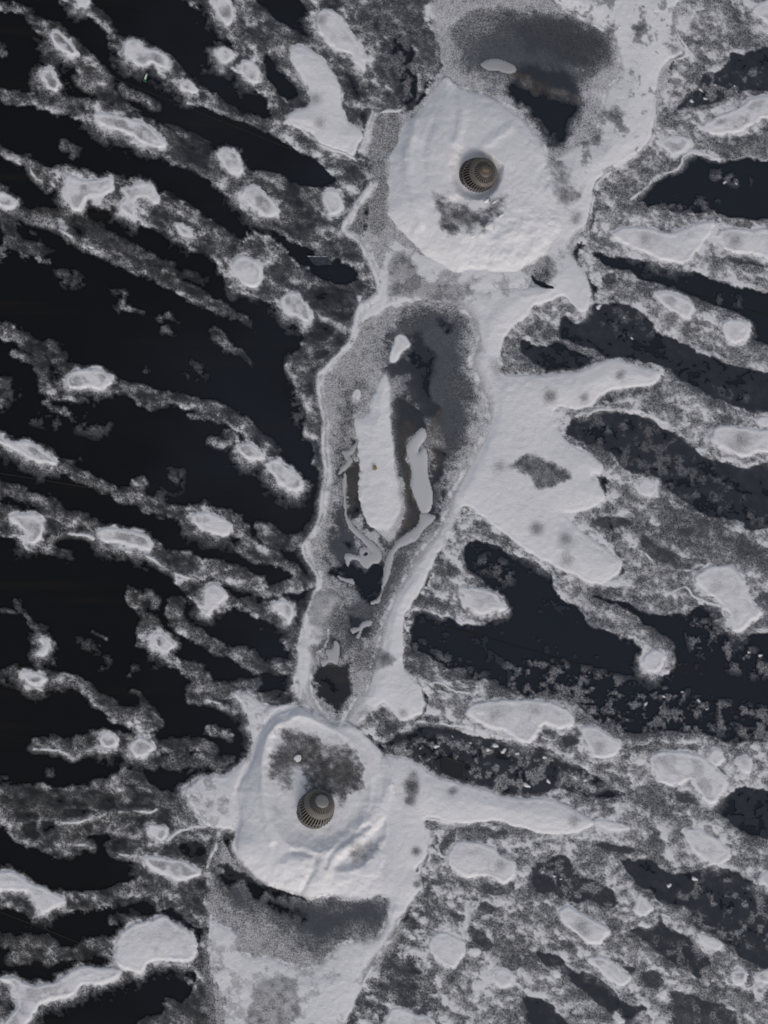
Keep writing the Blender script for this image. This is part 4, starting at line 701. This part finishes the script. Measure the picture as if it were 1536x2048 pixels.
# ------------------------------------------------------------------ roof drain strainers
def metal_paint(name, col, warm):
    mt = mat_new(name, col, .55, .4); t = mt.node_tree; b = t.nodes['Principled BSDF']; pos = geo_pos(t)
    f = ramp(t, noise(t, pos, 22, 5, .65), .38, .68)
    t.links.new(mix(t, f, col, warm), b.inputs['Base Color'])
    return mt
M_iron = metal_paint('strainer_grey', (.125, .124, .122), (.16, .138, .115))
M_iron2 = metal_paint('strainer_dark', (.082, .078, .075), (.13, .108, .086))
M_disc = metal_paint('strainer_disc', (.20, .20, .20), (.24, .235, .22))
M_shade = mat_new('slot_shade', (.006, .006, .007), .8, .1)
M_tan = metal_paint('brass_label', (.22, .15, .08), (.16, .12, .08))
def lathe(prof, n=72, caps=False):
    vs, fs = [], []
    for r, z in prof:
        for k in range(n):
            a = 2*math.pi*k/n; vs.append((r*math.cos(a), r*math.sin(a), z))
    for i in range(len(prof)-1):
        for k in range(n):
            k2 = (k+1) % n; fs.append((i*n+k, i*n+k2, (i+1)*n+k2, (i+1)*n+k))
    if caps:
        fs.append(tuple((len(prof)-1)*n+k for k in range(n)))
    return vs, fs
def ribs(prof, n, frac, depth, w_end=None):
    """bars that follow a profile, one per pitch"""
    vs, fs = [], []
    for k in range(n):
        a = 2*math.pi*k/n; ca_, sa_ = math.cos(a), math.sin(a)
        b0 = len(vs)
        for q, (r, z) in enumerate(prof):
            w = 2*math.pi*r/n*frac/2
            for dr, s in ((0, -1), (0, 1), (-depth, 1), (-depth, -1)):
                rr = r+dr*.8; zz = z+dr*.6
                ww = w*s*(.8 if dr else 1)
                vs.append((rr*ca_-ww*sa_, rr*sa_+ww*ca_, zz))
        for q in range(len(prof)-1):
            o = b0+q*4
            for e in range(4):
                e2 = (e+1) % 4; fs.append((o+e, o+e2, o+4+e2, o+4+e))
        fs.append((b0+3, b0+2, b0+1, b0)); o = b0+(len(prof)-1)*4; fs.append((o, o+1, o+2, o+3))
    return vs, fs
def mk(name, vf, mat, parent, smooth_=False, loc=(0, 0, 0)):
    me = bpy.data.meshes.new(name); me.from_pydata(vf[0], [], vf[1]); me.update()
    if smooth_: me.polygons.foreach_set('use_smooth', [True]*len(me.polygons))
    o = add(name, me, mat, parent); o.location = loc
    return o
def box(cx, cy, cz, sx, sy, sz, bev=0.0):
    vs = [(cx+a*sx/2, cy+b_*sy/2, cz+c_*sz/2) for a in (-1, 1) for b_ in (-1, 1) for c_ in (-1, 1)]
    return vs, [(0, 1, 3, 2), (4, 6, 7, 5), (0, 4, 5, 1), (2, 3, 7, 6), (0, 2, 6, 4), (1, 5, 7, 3)]
def strainer(label, px, py, zb, theta, dxy, kind, spin):
    root = bpy.data.objects.new('drain_strainer', None); COL.objects.link(root)
    base = pt(px, py, zb); view = (Vector(CP)-base).normalized()
    r_ = Vector(RT); u_ = Vector(UPV); d = (r_*dxy[0]+u_*dxy[1]).normalized(); d = (d-view*d.dot(view)).normalized()
    ax = view*math.cos(theta)+d*math.sin(theta)
    root.location = base; root.rotation_mode = 'QUATERNION'
    root.rotation_quaternion = ax.to_track_quat('Z', 'Y')
    tag(root, label, 'drain strainer', 'roof drain strainers')
    Mi = M_iron if kind == 0 else M_iron2
    mk('base_ring', lathe([(.128, -.03), (.156, -.03), (.158, .0), (.156, .014), (.150, .020), (.140, .020), (.128, .01)]), Mi, root, True)
    mk('side_grille', ribs([(.150, .012), (.150, .03), (.145, .06), (.137, .09), (.128, .118), (.121, .136)], 38, .42, .008), Mi, root)
    mk('shade_liner', lathe([(.126, -.02), (.123, .05), (.105, .105), (.085, .14), (.045, .165), (.001, .166)], 48), M_shade, root, True)  # near-black inner dome added so the slots between the ribs look shaded
    if kind == 0:
        mk('collar', lathe([(.112, .128), (.122, .130), (.125, .137), (.1225, .146), (.117, .153), (.1165, .158), (.112, .163), (.104, .168), (.0985, .172), (.095, .174), (.090, .168)]), Mi, root, True)
        mk('top_grille', ribs([(.099, .171), (.090, .180), (.075, .192), (.060, .202), (.050, .208)], 36, .46, .008), Mi, root)
        mk('cap', lathe([(.046, .198), (.052, .204), (.054, .210), (.052, .216), (.040, .221), (.020, .2235), (.001, .224)], 56), M_disc, root, True)
    else:
        mk('collar', lathe([(.112, .128), (.122, .131), (.125, .138), (.122, .150), (.114, .160), (.102, .168), (.092, .173), (.088, .168)]), Mi, root, True)
        mk('top_grille', ribs([(.094, .171), (.080, .178), (.065, .184), (.050, .188)], 26, .55, .008), Mi, root)
        cp = mk('cap', lathe([(.046, .180), (.053, .186), (.052, .190), (.030, .194), (.001, .195)], 56), Mi, root, True)
        vs, fs = [], []
        for q in (box(-.021, 0, .197, .003, .074, .004), box(.021, 0, .197, .003, .074, .004), box(0, .0355, .197, .038, .003, .004), box(0, -.0355, .197, .038, .003, .004)):
            n0 = len(vs); vs += q[0]; fs += [tuple(i+n0 for i in f) for f in q[1]]
        fr = mk('label_frame', (vs, fs), M_iron, root); fr.rotation_euler = (0, 0, spin)
        pl = mk('label_plate', box(0, 0, .1965, .026, .058, .003), M_tan, root); pl.rotation_euler = (0, 0, spin)
    return root
strainer('dark slotted dome strainer with a small rectangular label plate on top, in the upper mound', 953, 353, -.012, math.radians(27), (15, 9), 1, 0)
strainer('grey slotted dome strainer with a plain round cap, in the lower mound crater', 629, 1621, -.018, math.radians(26), (14, 17), 0, 0)

# snow clods against the strainer
def rock(name, px, py, z, rx, ry, rz, mat, seed, sub=3):
    import bmesh
    bm = bmesh.new(); bmesh.ops.create_icosphere(bm, subdivisions=sub, radius=1); rs = random.Random(seed)
    ph = [rs.uniform(0, 6) for _ in range(6)]
    for v in bm.verts:
        c = v.co; k = 1+.13*math.sin(3*c.x+ph[0])+.13*math.sin(4*c.y+ph[1])+.1*math.sin(5*c.z+ph[2])+.07*math.sin(9*c.x+7*c.y+ph[3])
        v.co = Vector((c.x*rx*k, c.y*ry*k, c.z*rz*k))
    me = bpy.data.meshes.new(name); bm.to_mesh(me); bm.free()
    if sub > 2: me.polygons.foreach_set('use_smooth', [True]*len(me.polygons))
    o = add(name, me, mat); o.location = pt(px, py, z); return o
def height_at(px, py):
    j = np.searchsorted(AY, py); i = np.searchsorted(AX, px); return float(H[j, i])+.005
M_clod = mat_new('clod_snow', (.66, .655, .67), .8, .2)
for px, py, r, sq, lab in [(978, 452, 8, 1, 'round white snow clod right below the upper crater hollow'), (973, 402, 7, .5, 'oval snow clod just below the upper strainer'), (988, 404, 6, .45, 'smaller slanting snow clod right of the oval one below the upper strainer'),
                           (596, 1516, 9, .7, 'white snow clod on the grey crater floor above the lower strainer'), (1003, 430, 6, .6, 'small snow clod on the right rim of the upper crater hollow'), (945, 470, 6, .8, 'small snow clod below the dark hollow of the upper mound')]:
    o = rock('snow_clod', px, py, height_at(px, py)-r*.0002, r*.004, r*.004*sq, r*.0018, M_clod, px)
    o.rotation_euler = (0, 0, .6); tag(o, lab, 'snow clod', 'loose snow clods near the strainers')

# ------------------------------------------------------------------ small things left on the roof
M_stone = metal_paint('stone_tan', (.30, .22, .12), (.17, .12, .07))
o = rock('stone', 750, 936, height_at(750, 936)+.006, .017, .020, .011, M_stone, 5, 2)
tag(o, 'small tan stone lying on the long snow drift in the run', 'stone')
# lighter
LT = bpy.data.objects.new('lighter', None); COL.objects.link(LT)
LT.location = pt(291.2, 154.5, .012); LT.rotation_euler = (0, 0, math.radians(-17))
tag(LT, 'small green lighter with a white label lying on bare black roof beside a snow patch', 'lighter')
M_green = mat_new('green_plastic', (.004, .085, .030), .25, .5); M_white = mat_new('white_label', (.66, .67, .62), .5, .3); M_met = mat_new('lighter_metal', (.35, .36, .36), .35, .5, .8)
def rbox(sx, sy, sz, r, n=6):
    """box with rounded vertical outline, lying along y"""
    vs, fs = [], []; ring = []
    for q, (ox, oy) in enumerate(((1, 1), (-1, 1), (-1, -1), (1, -1))):
        for k in range(n):
            a = math.pi/2*(q+k/(n-1)); ring.append((ox*(sx/2-r)+r*math.cos(a), oy*(sz/2-r)+r*math.sin(a)))
    m_ = len(ring)
    for y, s in ((-sy/2, .7), (-sy/2+.003, 1), (sy/2-.003, 1), (sy/2, .8)):
        for x, z in ring: vs.append((x*s, y, z*s))
    for j in range(3):
        for k in range(m_):
            k2 = (k+1) % m_; fs.append((j*m_+k, j*m_+k2, (j+1)*m_+k2, (j+1)*m_+k))
    fs.append(tuple(range(m_))[::-1]); fs.append(tuple(3*m_+k for k in range(m_)))
    return vs, fs
mk('body', rbox(.026, .062, .016, .006), M_green, LT, True, (0, -.008, 0))
mk('label_sticker', box(.001, .0, .0083, .013, .042, .0008), M_white, LT)
mk('valve_hood', rbox(.020, .012, .013, .005), M_met, LT, True, (0, .029, 0))
mk('thumb_button', box(.004, .036, .001, .010, .006, .010), M_green, LT)
# pane of clear grey ice
def poly_prism(name, pxs, z0, z1, mat, center=True):
    c = sum((pt(*p) for p in pxs), Vector())/len(pxs); vs = []; n = len(pxs)
    for z in (z0, z1):
        for p in pxs:
            q = pt(*p); vs.append((q.x-c.x, q.y-c.y, z))
    fs = [tuple(range(n, 2*n))[::-1], tuple(range(n))]+[(k, (k+1) % n, n+(k+1) % n, n+k) for k in range(n)]
    me = bpy.data.meshes.new(name); me.from_pydata(vs, [], fs); me.update()
    import bmesh
    bm = bmesh.new(); bm.from_mesh(me); bmesh.ops.recalc_face_normals(bm, faces=bm.faces); bm.to_mesh(me); bm.free()
    o = add(name, me, mat); o.location = (c.x, c.y, 0); return o
def mottled(name, c1, c2, sc, rough=.4):
    mt = mat_new(name, c1, rough, .4); t = mt.node_tree; b = t.nodes['Principled BSDF']; pos = geo_pos(t)
    t.links.new(mix(t, ramp(t, noise(t, pos, sc, 4), .4, .7), c1, c2), b.inputs['Base Color']); return mt
M_pane = mottled('ice_sheet', (.030, .036, .045), (.055, .065, .078), 40)
r0 = poly_prism('ice_sheet', [(615, 513), (654, 513.5), (664, 530), (649, 530), (640, 531), (632, 531.5), (626, 528)], .006, .016, M_pane)
tag(r0, 'flat grey ice sheet with straight edges lying in the dark slot left of the run', 'ice sheet')
e = bpy.data.meshes.new('frosted_edge'); A, B = pt(614.5, 513.8, .0), pt(654, 514.3, .0); c = r0.location
e.from_pydata([(A.x-c.x, A.y-c.y-.004, .0165), (B.x-c.x, B.y-c.y-.004, .0165), (B.x-c.x, B.y-c.y+.004, .0185), (A.x-c.x, A.y-c.y+.004, .0185)], [], [(0, 1, 2, 3)])
add('frosted_edge', e, mottled('frost_edge', (.10, .11, .12), (.42, .43, .45), 70), r0)
# square bitumen patch on the membrane
M_patch = mottled('patch_membrane', (.0115, .0135, .0175), (.016, .016, .018), 14, .5)
pp = [(886.5, 1513.5), (901, 1516), (927, 1526), (929, 1531), (926.5, 1554), (912, 1558), (895, 1551), (882, 1543), (880.5, 1519)]
patch = poly_prism('roof_patch', pp, .001, .012, M_patch)
tag(patch, 'small square black repair patch with brown lip above the thick lower snow arm', 'roof patch')
M_lip = mottled('patch_lip', (.040, .033, .027), (.022, .020, .019), 30, .5)
for a, b_ in [((927.5, 1529), (925.5, 1552)), ((887, 1514.5), (926, 1527))]:
    A = pt(*a); B = pt(*b_); d = (B-A).normalized(); n = Vector((-d.y, d.x, 0))*.004; c = patch.location
    vs = [(q.x-c.x+n.x*s, q.y-c.y+n.y*s, z) for q in (A, B) for s in (-1, 1) for z in (.010, .015)]
    mk('lip', (vs, [(0, 1, 3, 2), (4, 6, 7, 5), (0, 4, 5, 1), (2, 3, 7, 6), (0, 2, 6, 4), (1, 5, 7, 3)]), M_lip, patch)
# twigs
M_twig = mat_new('twig_brown', (.10, .055, .028), .7, .2)
for a, b_, w_, lab in [((818, 1002), (826, 1012), .006, 'short brown twig in the muddy strip right of the snow drift'), ((1002, 739), (1009, 744), .005, 'dark crumb of bark on the edge of the snow bank beside its upper arm'), ((448, 396), (446, 412), .005, 'faint brown straw on the bare black roof below the frost streak')]:
    vs, fs = [], []; A = pt(*a); B = pt(*b_); mid = (A+B)/2; n = 6
    for q, r in ((A, .5), (A*.6+B*.4+Vector((.003, .002, .002)), 1), (B, .4)):
        for k in range(n):
            an = 2*math.pi*k/n; d = (B-A).normalized(); s = Vector((-d.y, d.x, 0)); p = q-mid+s*math.cos(an)*w_/2*r+Vector((0, 0, 1))*(math.sin(an)*w_/2*r); vs.append(tuple(p))
    for j in range(2):
        for k in range(n): fs.append((j*n+k, j*n+(k+1) % n, (j+1)*n+(k+1) % n, (j+1)*n+k))
    o = mk('twig', (vs, fs), M_twig, None, True); o.location = mid+Vector((0, 0, height_at(*a)+.004)); tag(o, lab, 'twig')
